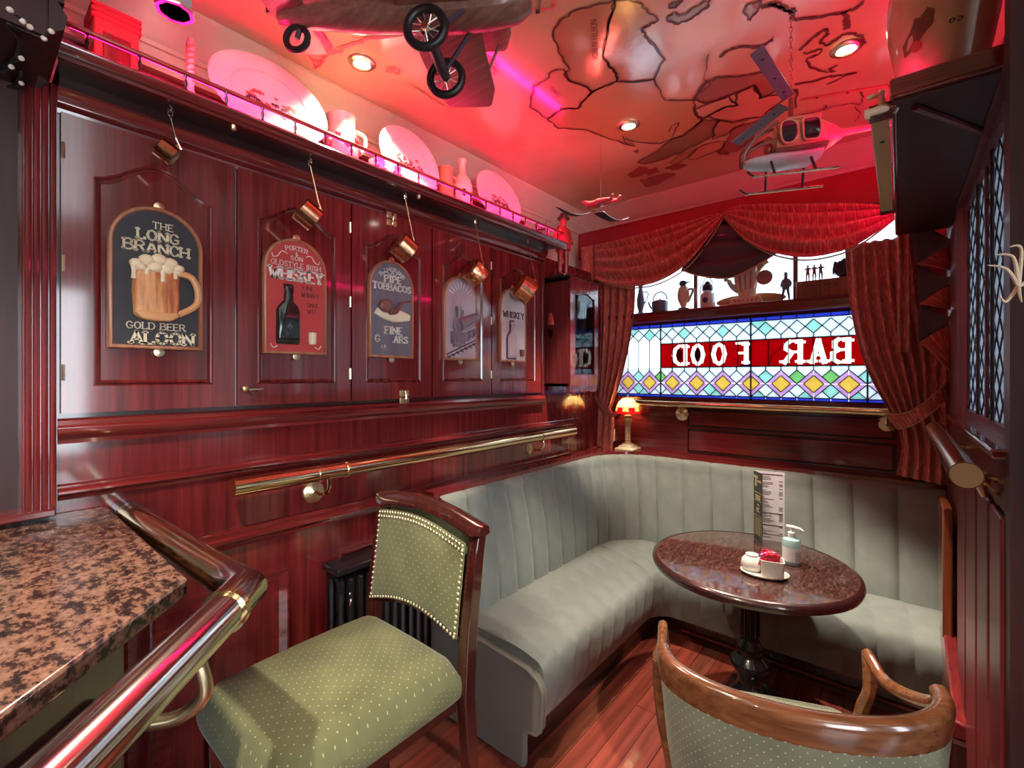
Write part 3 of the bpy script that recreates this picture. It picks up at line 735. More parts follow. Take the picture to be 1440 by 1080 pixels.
# ---- street outside
gr = struct(MB().box(-14, 12, 3.6, 30, -.2, -.1).build('ground_street', noisy(mat('pale paving', (.55,.55,.55), .8), (2,2,2), [(.3, (.5,.5,.5)), (.7, (.6,.6,.6))]), org=(0,8,-.1)), 'pale paved street outside the window')
M['facade'] = noisy(mat('white render', (.86,.86,.84), .8), (1,1,1), [(.3, (.82,.82,.8)), (.7, (.88,.88,.87))])
fa = thing('house', 'white rendered house across the street seen through the upper window', 'building', (-4, 8.6, 0))
fw = MB().box(-14, 6, 8.6, 9.4, -.1, 2.0).box(-14, 6, 8.6, 9.4, 4.1, 8)
wx = [(-9.4,-8.2), (-6.9,-5.7), (-4.5,-3.3), (-2.2,-1.1), (0.1,1.2)]
prev = -14
for a, b in wx: fw.box(prev, a, 8.6, 9.4, 2.0, 4.1); prev = b
fw.box(prev, 6, 8.6, 9.4, 2.0, 4.1); fw.build('wall', M['facade'], fa)
for a, b in wx:
    f = MB().box(a, b, 8.62, 8.7, 2.0, 2.1).box(a, b, 8.62, 8.7, 4.0, 4.1).box(a, a+.08, 8.62, 8.7, 2, 4.1).box(b-.08, b, 8.62, 8.7, 2, 4.1).box((a+b)/2-.03, (a+b)/2+.03, 8.62, 8.7, 2, 4.1).box(a, b, 8.62, 8.7, 3.0, 3.08).build('window', M['plasticw'], fa)
    MB().box(a, b, 8.72, 8.74, 2, 4.1).build('window_pane', mat('street window', (.45,.55,.62), .1), f)
# ================================================================== bar stool
def soft_box(mb, x0, x1, y0, y1, z0, z1, r, crown=.02, nu=20, nv=20, Mx=None):
    """cushion with rounded edges; uv in metres"""
    cx, cy, hx, hy = (x0+x1)/2, (y0+y1)/2, (x1-x0)/2, (y1-y0)/2
    def sq(u, e): return math.copysign(abs(u)**e, u)
    def top(u, v):
        a, b = 2*u-1, 2*v-1
        m = max(abs(a), abs(b))
        z = z1 + crown*(1-a*a)*(1-b*b)
        # rounded shoulder
        ea = max(0, abs(a) - (1 - r/hx)) * hx / r if r else 0; eb = max(0, abs(b) - (1 - r/hy)) * hy / r if r else 0
        e = min(1, math.hypot(ea, eb)); z -= r*(1 - math.sqrt(max(0, 1-e*e)))
        kx = 1 - .10*(r/hx)*max(0, eb)**2; ky = 1 - .10*(r/hy)*max(0, ea)**2
        p = Vector((cx + a*hx*kx, cy + b*hy*ky, z)); return Mx @ p if Mx else p
    mb.grid(top, nu, nv, x1-x0, y1-y0)
    per = [(i/nu, 0) for i in range(nu)] + [(1, i/nv) for i in range(nv)] + [(1-i/nu, 1) for i in range(nu)] + [(0, 1-i/nv) for i in range(nv)] + [(0, 0)]
    L = 2*(x1-x0+y1-y0)
    def side(u, v):
        p = top(*per[round(u*(len(per)-1))])
        if Mx: p = Mx.inverted() @ p
        bul = .008*math.sin(PI*v)
        d = Vector((p.x-cx, p.y-cy, 0)).normalized()
        q = Vector((p.x, p.y, p.z + (z0-p.z)*v)) + d*bul; return Mx @ q if Mx else q
    mb.grid(side, len(per)-1, 5, L, z1-z0)
    return mb
sx0, sx1, sy0, sy1 = -1.43, -.965, .40, .935
st = thing('bar_stool', 'bar stool with green dotted upholstery and brass nailed back, beside the brass bar rail', 'bar stool', (-1.2, .68, 0))
soft_box(MB(), sx0, sx1, sy0, sy1, .625, .735, .055, .03, 26, 26).build('seat', M['stoolfab'], st, smooth=80)
MB().box(sx0+.02, sx1-.02, sy0+.02, sy1-.01, .58, .627).build('seat_rail', M['stoolwood'], st)
def stile(x):
    w = .019
    rings = []
    for z, y, h in ((0, 1.0, .018), (.35, .965, .02), (.62, .945, .022), (.80, .955, .021), (1.02, .985, .019), (1.075, .995, .018)):
        rings.append([Vector((x-w, y-h, z)), Vector((x+w, y-h, z)), Vector((x+w, y+h, z)), Vector((x-w, y+h, z))])
    return MB().loft(rings)
for x in (sx0-.012, sx1-.003): stile(x).build('back_leg', M['stoolwood'], st, bevel=.004)
for x in (sx0+.03, sx1-.03):
    MB().loft([[Vector((x+a*w, sy0+.035+b*w, z)) for a, b in ((-1,-1),(1,-1),(1,1),(-1,1))] for z, w in ((0,.015),(.3,.019),(.60,.021))]).build('front_leg', M['stoolwood'], st, bevel=.004)
for (a, b) in (((sx0+.03, sy0+.035, .25), (sx1-.03, sy0+.035, .25)), ((sx0+.03, sy0+.035, .18), (sx0+.01, .965, .18)), ((sx1-.03, sy0+.035, .18), (sx1-.01, .965, .18))):
    MB().tube([a, b], .012, 8).build('footrest', M['stoolwood'], st)
def backy(z): return .95 + (z-.8)*.135
def bk(x, z, off): return Vector((x, backy(z)+off, z))
bx0, bx1 = sx0+.006, sx1-.022
def btop(u): return 1.078 + .022*math.sin(PI*(u*1.15-.05)) - .018*u
def bbot(u): return .772 + .04*math.sin(PI*u) + .012*u
for off, nm in ((-.022, 'back_pad'), (.022, 'back_pad_rear')):
    mb = MB()
    def fn(u, v, off=off):
        z = bbot(u) + (btop(u)-bbot(u))*v
        bulge = .014*(1-(2*u-1)**4)*(1-(2*v-1)**4)
        return bk(bx0+(bx1-bx0)*u, z, off + math.copysign(bulge, off))
    mb.grid(fn, 18, 14, bx1-bx0, .24)
    mb.build(nm, M['stoolfab'], st, smooth=80, solid=.004)
crest = []
for i in range(17):
    u = i/16; x = sx0-.035 + (sx1-sx0+.065)*u
    zc = 1.108 + .028*math.sin(PI*(u*1.15-.05)) - .010*u + (.006 if i in (0, 16) else 0)
    c = bk(x, zc, 0); h, d = .024, .03
    if i in (0, 16): h, d = .017, .022
    crest.append([c + Vector((0, d*a, h*b)) for a, b in ((-1,-.7),(-.8,.6),(0,1),(.8,.6),(1,-.7),(0,-1))])
MB().loft(crest).build('crest_rail', M['stoolwood'], st, smooth=60)
nails = MB()
def nail(p): nails.ell(p, (.0052, .004, .0052), 7, 4)
for i in range(30):
    u = i/29; x = bx0+.006+(bx1-bx0-.012)*u
    nail(bk(x, btop(u)-.006, -.029)); nail(bk(x, bbot(u)+.008, -.030)); nail(bk(x+.004, btop(u)-.019, -.033))
for i in range(1, 17):
    v = i/17
    for u, x in ((0, bx0+.006), (1, bx1-.006)): nail(bk(x, bbot(u)+(btop(u)-bbot(u))*v, -.028))
part(nails.build('nail_trim', mat('antique brass nails', (.8, .66, .42), .32, .85), st), 'row of brass upholstery nails')
nl = MB(); nl.tube([bk(bx0, bbot(0)-.004, 0), *[bk(bx0+(bx1-bx0)*i/8, bbot(i/8)-.006, 0) for i in range(1, 8)], bk(bx1, bbot(1)-.004, 0)], .016, 6).build('lower_rail', M['stoolwood'], st)

# ================================================================== tub armchair (local frame: x right, y towards the table)
ca = thing('armchair', 'curved wooden tub armchair with green dotted back pulled up to the round table', 'armchair', (-.21, 1.389, 0), rz=.416)
def railpt(t):   # t -1..1 around the back
    a = t*PI/2
    return Vector((.326*math.sin(a), -.175*math.cos(a)+.03, 0))
N = 28; rings = []
for i in range(N+1):
    t = -1 + 2*i/N; p = railpt(t); d = (railpt(min(1, t+.02)) - railpt(max(-1, t-.02))).normalized(); n = Vector((d.y, -d.x, 0))   # outward
    zt = .775 + .012*abs(t)**2; hh = .072 if abs(t) < .93 else .05
    pr = [(-.014, -hh), (.012, -hh), (.018, -.02), (.014, -.004), (.004, .004), (-.012, .004), (-.022, -.004), (-.022, -.02)]
    rings.append([p + n*a + Vector((0, 0, zt+b)) for a, b in pr])
MB().loft(rings).build('crest_rail', M['chairwood'], ca, local=True, smooth=60)
for inner in (0, 1):
    mb = MB()
    def fn(u, v, inner=inner):
        t = -.86 + 1.72*u; p = railpt(t); d = (railpt(t+.02) - railpt(t-.02)).normalized(); n = Vector((d.y, -d.x, 0))
        z = .38 + .335*v
        o = (.012 if not inner else -.020) + (.012 if not inner else -.015)*math.sin(PI*v)*(1-(2*u-1)**4)
        s = .90 + .10*v
        return Vector((p.x*s, p.y*s, 0)) + n*o + Vector((0, .02*(1-v), z))
    mb.grid(fn, 30, 10, .85, .38).build('back_pad' if not inner else 'inner_back_pad', M['chairfab'], ca, local=True, smooth=80)
soft_box(MB(), -.275, .275, -.10, .44, .38, .455, .05, .03, 22, 22).build('seat', M['chairfab'], ca, local=True, smooth=80)
MB().box(-.26, .26, -.09, .42, .31, .385).build('seat_rail', M['chairwood'], ca, local=True, bevel=.006)
for s in (-1, 1):
    # stile under the end of the rail, arm sweeping forward, front post
    MB().tube(smoothpath([(s*.335, .03, .74), (s*.325, .02, .6), (s*.29, -.01, .4), (s*.27, -.04, 0)], 5), [.018]*16, 8, sq=(1, .8)).build('back_leg', M['chairwood'], ca, local=True)
    MB().tube(smoothpath([(s*.245, -.055, .73), (s*.225, -.06, .6), (s*.21, -.07, .40)], 5), .015, 8).build('back_post', M['chairwood'], ca, local=True)
    MB().tube(smoothpath([(s*.335, .03, .75), (s*.338, .10, .70), (s*.33, .20, .655), (s*.318, .29, .635), (s*.312, .36, .655), (s*.31, .385, .66)], 6), .019, 10, sq=(1, .85)).build('arm', M['chairwood'], ca, local=True)
    MB().tube(smoothpath([(s*.312, .378, .66), (s*.30, .34, .57), (s*.275, .35, .45), (s*.26, .40, 0)], 5), .018, 8).build('front_leg', M['chairwood'], ca, local=True)

# ================================================================== corner bench
bn = thing('corner_bench', 'grey green channel upholstered corner bench below the stained glass window', 'bench', (-1.2, 2.6, 0))
def bpath(pts, rc, n=8):
    """polyline with a rounded corner at pts[1]; returns fn(s in 0..1), length"""
    a, b, c = [Vector((*p, 0)) for p in pts]; d1 = (a-b).normalized(); d2 = (c-b).normalized()
    p = [a]; q = b + d1*rc; o = b + (d1+d2)*rc
    for i in range(n+1):
        t = i/n*PI/2; p.append(o - d2*rc*math.cos(t) - d1*rc*math.sin(t))
    p.append(c); return p
class Path:
    def __init__(s, pts):
        s.p = pts; s.l = [0]
        for a, b in zip(pts, pts[1:]): s.l.append(s.l[-1] + (b-a).length)
    def at(s, d):
        d = max(0, min(s.l[-1], d))
        for i in range(len(s.p)-1):
            if d <= s.l[i+1] + 1e-9:
                L = s.l[i+1]-s.l[i]; return s.p[i].lerp(s.p[i+1], (d-s.l[i])/L if L > 1e-9 else 0)
        return s.p[-1]
BY0 = 1.455
back_bot = bpath([(-1.545, BY0), (-1.545, 3.00), (XR-.005, 3.00)], .30)
back_top = bpath([(-1.665, BY0), (-1.665, 3.16), (XR-.005, 3.16)], .34)
seat_frt = bpath([(-1.06, BY0), (-1.06, 2.60), (XR-.005, 2.60)], .10)
# split each path into matching thirds: straight, corner, straight
def seg3(p): return Path(p[:2]), Path(p[1:-1]), Path(p[-2:])
sb, stp, sf = seg3(back_bot), seg3(back_top), seg3(seat_frt)
counts = (9, 4, 8)
for sec in range(3):
    for k in range(counts[sec]):
        mb = MB(); n = counts[sec]
        def fn(u, v, k=k, sec=sec, n=n):
            s = (k + u)/n
            b = sb[sec].at(s*sb[sec].l[-1]); t = stp[sec].at(s*stp[sec].l[-1]); f = sf[sec].at(s*sf[sec].l[-1])
            out = (f-b).normalized()
            groove = (1-abs(2*u-1)**5)
            if v < .82:
                w = v/.82; p = b.lerp(t, w); z = .43 + .52*w
                o = .035*math.sin(PI*min(1, .15+w*.75)) + .024*groove
            else:
                w = (v-.82)/.18; a = w*PI/2; p = t - out*.0; z = .95 + .04*math.sin(a); o = .024*groove*(1-w) + .025*math.cos(a) - .055*(1-math.cos(a))
            return p + out*o + Vector((0, 0, z))
        mb.grid(fn, 14, 18, .17, .62).build('backrest_channel', M['benchfab'], bn, smooth=60)
scounts = (9, 2, 9)
for sec in range(3):
    for k in range(scounts[sec]):
        mb = MB(); n = scounts[sec]
        def fn(u, v, k=k, sec=sec, n=n):
            s = (k + u)/n
            b = sb[sec].at(s*sb[sec].l[-1]); f = sf[sec].at(s*sf[sec].l[-1])
            out = (f-b).normalized() if (f-b).length > 1e-4 else Vector((1,0,0))
            groove = (1-abs(2*u-1)**4)
            if v < .55:
                w = v/.55; p = b.lerp(f - out*.05, w); z = .432 + .022*math.sin(PI*w)**.7 + .004*groove; o = 0
                z += .004*math.sin(9*w+5*s*3+sec)*math.sin(PI*w)
            elif v < .72:
                a = (v-.55)/.17*PI/2; p = f - out*.05; o = .05*math.sin(a); z = .432 - .05*(1-math.cos(a)) + .004*groove
            else:
                w = (v-.72)/.28; p = f; o = .008*groove*math.sin(PI*min(1, w+.2)) - .05*w*w; z = .382 - .225*w
            return p + out*o + Vector((0, 0, z))
        mb.grid(fn, 8, 30, .14, .85).build('seat_channel', M['benchfab'], bn, smooth=60)
# closed ends of the cushions at the left end
ends = [Vector((-1.545, BY0, .40))]
b0, f0 = Vector((-1.545, BY0, 0)), Vector((-1.06, BY0, 0))
for i in range(25):
    v = i/24
    if v < .55:
        w = v/.55; x = -1.545 + (.435)*w; z = .432 + .022*math.sin(PI*w)**.7
    elif v < .72: a = (v-.55)/.17*PI/2; x = -1.11 + .05*math.sin(a); z = .432 - .05*(1-math.cos(a))
    else: w = (v-.72)/.28; x = -1.06 - .05*w*w; z = .382 - .225*w
    ends.append(Vector((x, BY0+.003, z)))
ends.append(Vector((-1.545, BY0+.003, .157)))
MB().prism(ends[1:], (0,.02,0)).build('seat_end', M['benchend'], bn)
be_ = [Vector((-1.545+.035*math.sin(PI*min(1,.15+w*.75))+.002 - .12*w, BY0+.003, .43+.52*w)) for w in [i/10 for i in range(11)]] + [Vector((-1.72, BY0+.003, .98)), Vector((-1.72, BY0+.003, .43))]
MB().prism(be_, (0,.02,0)).build('backrest_end', M['benchend'], bn)
# covered end panel
ep = [(-1.70, 0), (-1.14, 0), (-1.14, .155), (-1.075, .165), (-1.052, .19), (-1.045, .335), (-1.065, .375), (-1.12, .40), (-1.50, .43), (-1.58, .50), (-1.66, .95), (-1.70, .99)]
MB().prism([(x, BY0-.03, z) for x, z in ep], (0, .035, 0)).build('end_panel', M['benchend'], bn, bevel=.008, smooth=40)
MB().tube([(x, BY0-.03, z) for x, z in ep[2:9]], .006, 6).build('end_piping', M['benchend'], bn)
MB().box(-1.70, -1.16, BY0, 2.8, .0, .15).build('plinth', M['mahog_dk'], bn)
MB().box(-1.25, XR-.01, 2.78, 3.05, .0, .15).build('plinth', M['mahog_dk'], bn)
for z, r in ((.03, .012), (.10, .008), (.145, .012)):
    MB().tube([(-1.0, 2.775, z), (XR-.01, 2.775, z)], r, 8).build('plinth_bead', M['mahog_x'], bn)
gl = MB()
for i in range(24):
    x = -1.0 + i*.02
    if i < 23: gl.tube([(x, 2.772, .06), (x+.04, 2.772, .135)], .0016, 4).tube([(x+.04, 2.770, .06), (x, 2.770, .135)], .0016, 4)
part(gl.build('heating_grille', M['brass'], bn), 'fine brass lattice vent in the bench plinth')
# ledge behind the bench
lp = bpath([(-1.668, 1.42), (-1.668, 3.165), (XR-.005, 3.165)], .34); 
le = MB(); lo = bpath([(W-.0, 1.42), (W-.0, YB-.046), (XR-.005, YB-.046)], .02)
q = len(lp)
zt, zb = 1.005, .975
vs = [Vector((p.x, p.y, zt)) for p in lp] + [Vector((p.x, p.y, zt)) for p in lo] + [Vector((p.x, p.y, zb)) for p in lp] + [Vector((p.x, p.y, zb)) for p in lo]
fs = [(i, i+1, q+i+1, q+i) for i in range(q-1)] + [(2*q+i, 3*q+i, 3*q+i+1, 2*q+i+1) for i in range(q-1)] + [(i, 2*q+i, 2*q+i+1, i+1) for i in range(q-1)] + [(0, q, 3*q, 2*q), (q-1, 3*q-1, 4*q-1, 2*q-1)]
le.add(vs, fs)
struct(le.build('trim_8', M['mahog_x'], org=(-1.7, 3.2, .975)), 'polished mahogany ledge behind the bench back')
# timber end piece of the bench at the right wall
be = thing('bench_end', 'orange oak end board at the right end of the bench', 'end board', (XR-.03, 2.75, .3))
MB().box(XR-.045, XR-.012, 2.62, 2.92, .46, 1.0).build('board', M['oak'], be, bevel=.006)
MB().loft([[Vector((XR-.05+dx, y, z+dz)) for dx, dz in ((0,0),(.05,0),(.05,.05),(.01,.06))] for y, z in ((2.15, .33), (2.62, .42), (2.70, .47))]).build('arm_rest', M['mahog_y'], be, bevel=.006)
MB().box(XR-.05, XR-.012, 2.12, 2.75, .0, .33).build('side_board', M['mahog_dk'], be)

# ================================================================== round pub table
tb = thing('pub_table', 'round varnished pub table on a black cast iron pedestal', 'table', (-.50, 2.20, 0))
tc = (-.50, 2.20, 0); TR = .398
MB().lathe([(.0, .722), (TR-.03, .722), (TR-.004, .728), (TR, .738), (TR-.003, .747), (TR-.02, .750), (0.001, .750)], tc, 64).build('table_top', M['table'], tb, smooth=50)
MB().lathe([(TR-.03, .712), (TR+.002, .716), (TR+.006, .731), (TR+.001, .7465), (TR-.012, .7512), (TR-.014, .745), (TR-.03, .735)], tc, 64).build('edge_band', M['mahog_dk'], tb, smooth=60)
MB().lathe([(.12, .722), (.12, .712), (.05, .70), (.035, .69), (.045, .675), (.036, .66), (.033, .55), (.035, .42), (.042, .40), (.05, .385), (.055, .37), (.045, .355), (.052, .34), (.075, .32), (.08, .30), (.06, .275), (.045, .25), (.05, .22), (.06, .18), (.04, .15), (.035, .10)], tc, 24).build('pedestal', M['iron'], tb, smooth=60)
fl_ = MB()
for i in range(10):
    a = 2*PI*i/10; fl_.tube([(tc[0]+.035*math.cos(a), tc[1]+.035*math.sin(a), .43), (tc[0]+.036*math.cos(a), tc[1]+.036*math.sin(a), .65)], .006, 6)
fl_.build('fluting', M['iron'], tb)
for i in range(4):
    a = PI/4 + i*PI/2; e = Vector((math.cos(a), math.sin(a), 0)); c = Vector(tc)
    MB().tube(smoothpath([c+e*.02+Vector((0,0,.20)), c+e*.10+Vector((0,0,.17)), c+e*.2+Vector((0,0,.07)), c+e*.27+Vector((0,0,.022))], 5), [.026]*4+[.022]*6+[.018]*6, 8).build('claw_foot', M['iron'], tb)
    MB().ell(c+e*.275+Vector((0,0,.02)), (.03,.03,.02), 10, 6).build('toe', M['iron'], tb)
# sugar caddy
zt = .7515
sc_c = onZ(1075, 808, zt)
su = thing('sugar_caddy', 'white ceramic sugar caddy filled with red sachets on the pub table', 'caddy', sc_c)
ea = R(14)
rm = Matrix.Rotation(ea, 3, 'Z')
MB().lathe([(.02, 0), (.078, .002), (.086, .008), (.088, .012), (.08, .011), (.02, .009)], sc_c, 36, M=rm, ax=(1, .72)).build('saucer', M['white'], su, smooth=60)
def rbox(w, d, z0, z1, r, flare, th=.004):
    rings = []
    def ring(w, d, z): 
        pts = []
        for sx, sy, a0 in ((1,1,0),(-1,1,90),(-1,-1,180),(1,-1,270)):
            for k in range(5):
                a = R(a0 + k*22.5); pts.append(Vector((sx*(w-r) + r*math.cos(a), sy*(d-r) + r*math.sin(a), z)))
        return pts
    return MB().loft([ring(w-flare, d-flare, z0), ring(w, d, z1), ring(w-th, d-th, z1), ring(w-flare-th, d-flare-th, z0+.006)], closed=False, caps=True)
mb = rbox(.042, .036, .010, .074, .009, .004); mb.v = [sc_c + rm @ (p + Vector((.026, -.02, 0))) for p in mb.v]; mb.build('sachet_box', M['white'], su, smooth=50)
MB().lathe([(.0, .010), (.036, .012), (.042, .03), (.038, .05), (.028, .062), (.022, .066), (.024, .072), (.0, .074)], sc_c + rm @ Vector((-.044, .012, 0)), 20).build('sugar_pot', M['white'], su, smooth=60)
random.seed(11)
for i in range(16):
    c = sc_c + rm @ Vector((.026 + random.uniform(-.032, .032), -.02 + random.uniform(-.024, .024), .068))
    Mx = Matrix.Rotation(random.uniform(-.7, .7) + ea, 3, 'Z') @ Matrix.Rotation(random.uniform(-.35, .35), 3, 'X') @ Matrix.Rotation(random.uniform(-.4, .4), 3, 'Y')
    pts = [Vector((x, t, z)) for x, t, z in ((-.016,0,-.02),(.016,0,-.02),(.016,0,.03),(-.016,0,.03))]
    mb = MB(); mb.loft([[c + Mx @ Vector((x, y, z)) for y in (-.0006, .0006)] + [c + Mx @ Vector((x*.6, y, z)) for y in (.003, -.003)] for x, z in ((0, 0),)][:0] or [[c + Mx @ Vector((x, .0005+.003*math.sin(PI*w), z)) for x, w in ((-.016,0),(-.008,.5),(0,1),(.008,.5),(.016,0))] + [c + Mx @ Vector((x, -.0005-.003*math.sin(PI*w), z)) for x, w in ((.016,0),(.008,.5),(0,1),(-.008,.5),(-.016,0))] for z in (-.022, -.018, .026, .032)])
    o = mb.build('sugar_sachet', M['sachet' if i % 6 else ('sachet3' if i else 'sachet2')], org=c)
    tag(o, 'sugar sachet standing in the white caddy on the pub table', 'sachet', 'sugar sachets in the caddy')
# sanitiser
sn_c = onZ(1113, 792, zt)
sn = thing('sanitiser_bottle', 'clear pump bottle of hand sanitiser on the pub table', 'bottle', sn_c)
MB().lathe([(.0,0),(.034,0),(.036,.004),(.036,.092),(.032,.104),(.015,.110),(.012,.115),(0,.115)], sn_c, 24).build('bottle_body', M['gel'], sn, smooth=50)
MB().grid(lambda u, v: sn_c + Vector((.0364*math.cos(R(-150)+u*R(170)), .0364*math.sin(R(-150)+u*R(170)), .015+.06*v)), 14, 2).build('label_sticker', mat('pale printed label', (.72,.76,.82), .4), sn)
for i in range(7):
    z = .02 + i*.007
    MB().grid(lambda u, v, z=z: sn_c + Vector((.0367*math.cos(R(-60)+u*R(50)), .0367*math.sin(R(-60)+u*R(50)), z+.003*v)), 6, 1).build('label_print', mat('label ink', (.3,.36,.45), .5), sn) if i < 6 else None
MB().lathe([(.013,.112),(.014,.116),(.014,.132),(.010,.135),(.005,.137),(.005,.152),(.0,.152)], sn_c, 16).build('pump_collar', M['plasticw'], sn, smooth=50)
MB().tube([sn_c+Vector((-.018,.006,.154)), sn_c+Vector((0,0,.156)), sn_c+Vector((.03,.0,.153)), sn_c+Vector((.044,.001,.146))], [.006,.007,.005,.003], 8).build('pump_head', M['plasticw'], sn)
# menu: folded card, cover to the left, price list to the right
mA = onZ(1062, 755, zt); 
mn = thing('menu_card', 'tall folded food menu card standing on the pub table', 'menu', mA)
h = .335
pL, pF, pR = onZ(1061, 752, zt), onZ(1086, 766, zt), onZ(1118, 757, zt)
# the cover leaf swings towards the camera from the spine on the left
def leaf(a, b, name, m, off=0):
    d = (b-a); n = Vector((d.y, -d.x, 0)).normalized()
    return MB().prism([a, b, b+Vector((0,0,h)), a+Vector((0,0,h))], -n*.0016).build(name, m, mn, smooth=0)
spine = onZ(1060, 757, zt); e1 = spine + (Vector((.052, -.072, 0))); e2 = spine + Vector((.128, .028, 0))
leaf(spine, e1, 'cover_leaf', M['menublk']); leaf(spine, e2, 'inner_leaf', M['paper'])
def on_leaf(a, b, u, z): return a.lerp(b, u) + Vector((0, 0, z*h))
def printed(a, b, items, m, name):
    d = (b-a).normalized(); n = Vector((d.y, -d.x, 0)); mb = TL() if len(items) < 20 else MB()
    for u0, u1, z0, z1 in items:
        mb.prism([on_leaf(a, b, u0, z0)+n*.0002, on_leaf(a, b, u1, z0)+n*.0002, on_leaf(a, b, u1, z1)+n*.0002, on_leaf(a, b, u0, z1)+n*.0002], n*.0003)
    o_ = mb.build(name, m, mn, smooth=0)
    if len(items) >= 20: o_['kind'] = 'stuff'
printed(spine, e1, [(.08,.92,.70,.706),(.08,.92,.585,.591),(.08,.45,.37,.374),(.55,.92,.37,.374),(.08,.1,.05,.37),(.9,.92,.05,.37)] + [(.2,.8,.33-.025*i,.336-.025*i) for i in range(10)], M['gilt'], 'cover_rules')
d1 = (e1-spine).normalized(); n1 = Vector((d1.y, -d1.x, 0))
mb = MB(); L1 = (e1-spine).length
text(mb, 'T', on_leaf(spine, e1, .27, .80)+n1*.0004, d1, (0,0,1), .045, .3, .16, .0004); text(mb, "URNER'S", on_leaf(spine, e1, .66, .855)+n1*.0004, d1, (0,0,1), .010, .2, .14, .0004, maxw=.042)

for zz_, u0, u1 in ((.66, .2, .8), (.645, .22, .76), (.622, .18, .82), (.607, .25, .78), (.475, .34, .66), (.455, .36, .64), (.43, .3, .7)):
    p, q = on_leaf(spine, e1, u0, zz_)+n1*.0004, on_leaf(spine, e1, u1, zz_)+n1*.0004
    mb.prism([p, q, q+Vector((0,0,.003)), p+Vector((0,0,.003))], n1*.0004)
mb.tube([on_leaf(spine, e1, .5, .49)+n1*.0004 + d1*.014*math.cos(t) + Vector((0,0,.016*math.sin(t))) for t in [i*PI/8 for i in range(9)]], .0008, 4)
mb.build('cover_lettering', M['gilt'], mn, smooth=0)
random.seed(5)
items = []
for blk in (.96, .955, .40, .395, .225, .22, .09): items.append((.06, .94, blk, blk+.005))
z = .93
while z > .03:
    items.append((.06, .06+random.uniform(.2, .6), z, z+.004))
    if random.random() < .5: items.append((.82, .94, z, z+.006))
    z -= .022
printed(spine, e2, items, M['letterdk'], 'price_list')

# ================================================================== bar counter
GZ = 1.17
bc = thing('bar_counter', 'bar counter with polished brown granite top at the lower left corner', 'bar counter', (-1.4, -.2, 0))
gp = [(W+.001, .275), (-1.03, .275), (-1.018, .262), (-.50, -.235), (-.50, -.6), (W+.001, -.6)]
MB().prism([(x, y, GZ-.035) for x, y in gp], (0,0,.035)).build('granite_top', M['granite'], bc, bevel=.006, bseg=3)
gi = [(W+.001, .22), (-1.06, .22), (-.56, -.26), (-.56, -.6), (W+.001, -.6)]
MB().prism([(x, y, GZ-.075) for x, y in gi], (0,0,.04)).build('top_edge_strip', M['pale_brass'], bc)
MB().prism([(x, y, 0) for x, y in [(W+.001, .19), (-1.08, .19), (-.60, -.28), (-.60, -.6), (W+.001, -.6)]], (0,0,GZ-.075)).build('counter_body', M['mahog_dk'], bc)
for k in range(2):
    a = Vector((-1.05, .155, 0)).lerp(Vector((-.62, -.255, 0)), k*.5); b = Vector((-1.05, .155, 0)).lerp(Vector((-.62, -.255, 0)), k*.5+.42)
    MB().prism([Vector((a.x, a.y, .15))+Vector((.012,.012,0)), Vector((b.x, b.y, .15))+Vector((.012,.012,0)), Vector((b.x, b.y, 1.0))+Vector((.012,.012,0)), Vector((a.x, a.y, 1.0))+Vector((.012,.012,0))], (.012, .012, 0)).build('front_panel', M['mahog_dk'], bc, bevel=.005)
# bar rail: long brass tube round the counter
br = thing('bar_rail', 'thick polished brass arm rail running round the granite bar top', 'rail', (-.95, .34, 1.0))
RZ = 1.145; rr = .034
c1 = Vector((-.945, .345, RZ)); wall_end = Vector((W+.07, .315, RZ)); near_end = Vector((-.47, -.11, RZ))
dn = (near_end-c1).normalized()
MB().tube([wall_end, c1 + Vector((-.07, -.002, 0))], rr, 24).build('wall_tube', M['brass'], br, smooth=60)
MB().tube([c1 - dn*.0 + dn*.06, near_end], rr, 24).build('front_tube', M['steel'], br, smooth=60)
el = MB().tube([c1 + Vector((-.085, -.003, 0)), c1 + Vector((-.005, 0, 0)), c1 + dn*.075], rr*1.06, 24)
el.build('elbow', M['steel'], br, smooth=40)
MB().tube([c1 + dn*.068, c1 + dn*.082], rr*1.13, 24).build('collar', M['brass'], br)
MB().tube([wall_end + Vector((-.068, 0, 0)), wall_end + Vector((.004, 0, 0))], rr*1.12, 24).build('end_cap', M['mahog_dk'], br)
for t in (.16, .42):
    c = c1 + dn*t; n = Vector((dn.y, -dn.x, 0)); n = -n if n.y > 0 else n
    inw = Vector((-1, -1, 0)).normalized()
    MB().tube(smoothpath([c + Vector((0,0,-.03)), c + Vector((0,0,-.085)) - inw*.01, c + Vector((0,0,-.12)) + inw*.03, c + Vector((0,0,-.125)) + inw*.10], 6), .011, 10).build('bracket', M['pale_brass'], br)
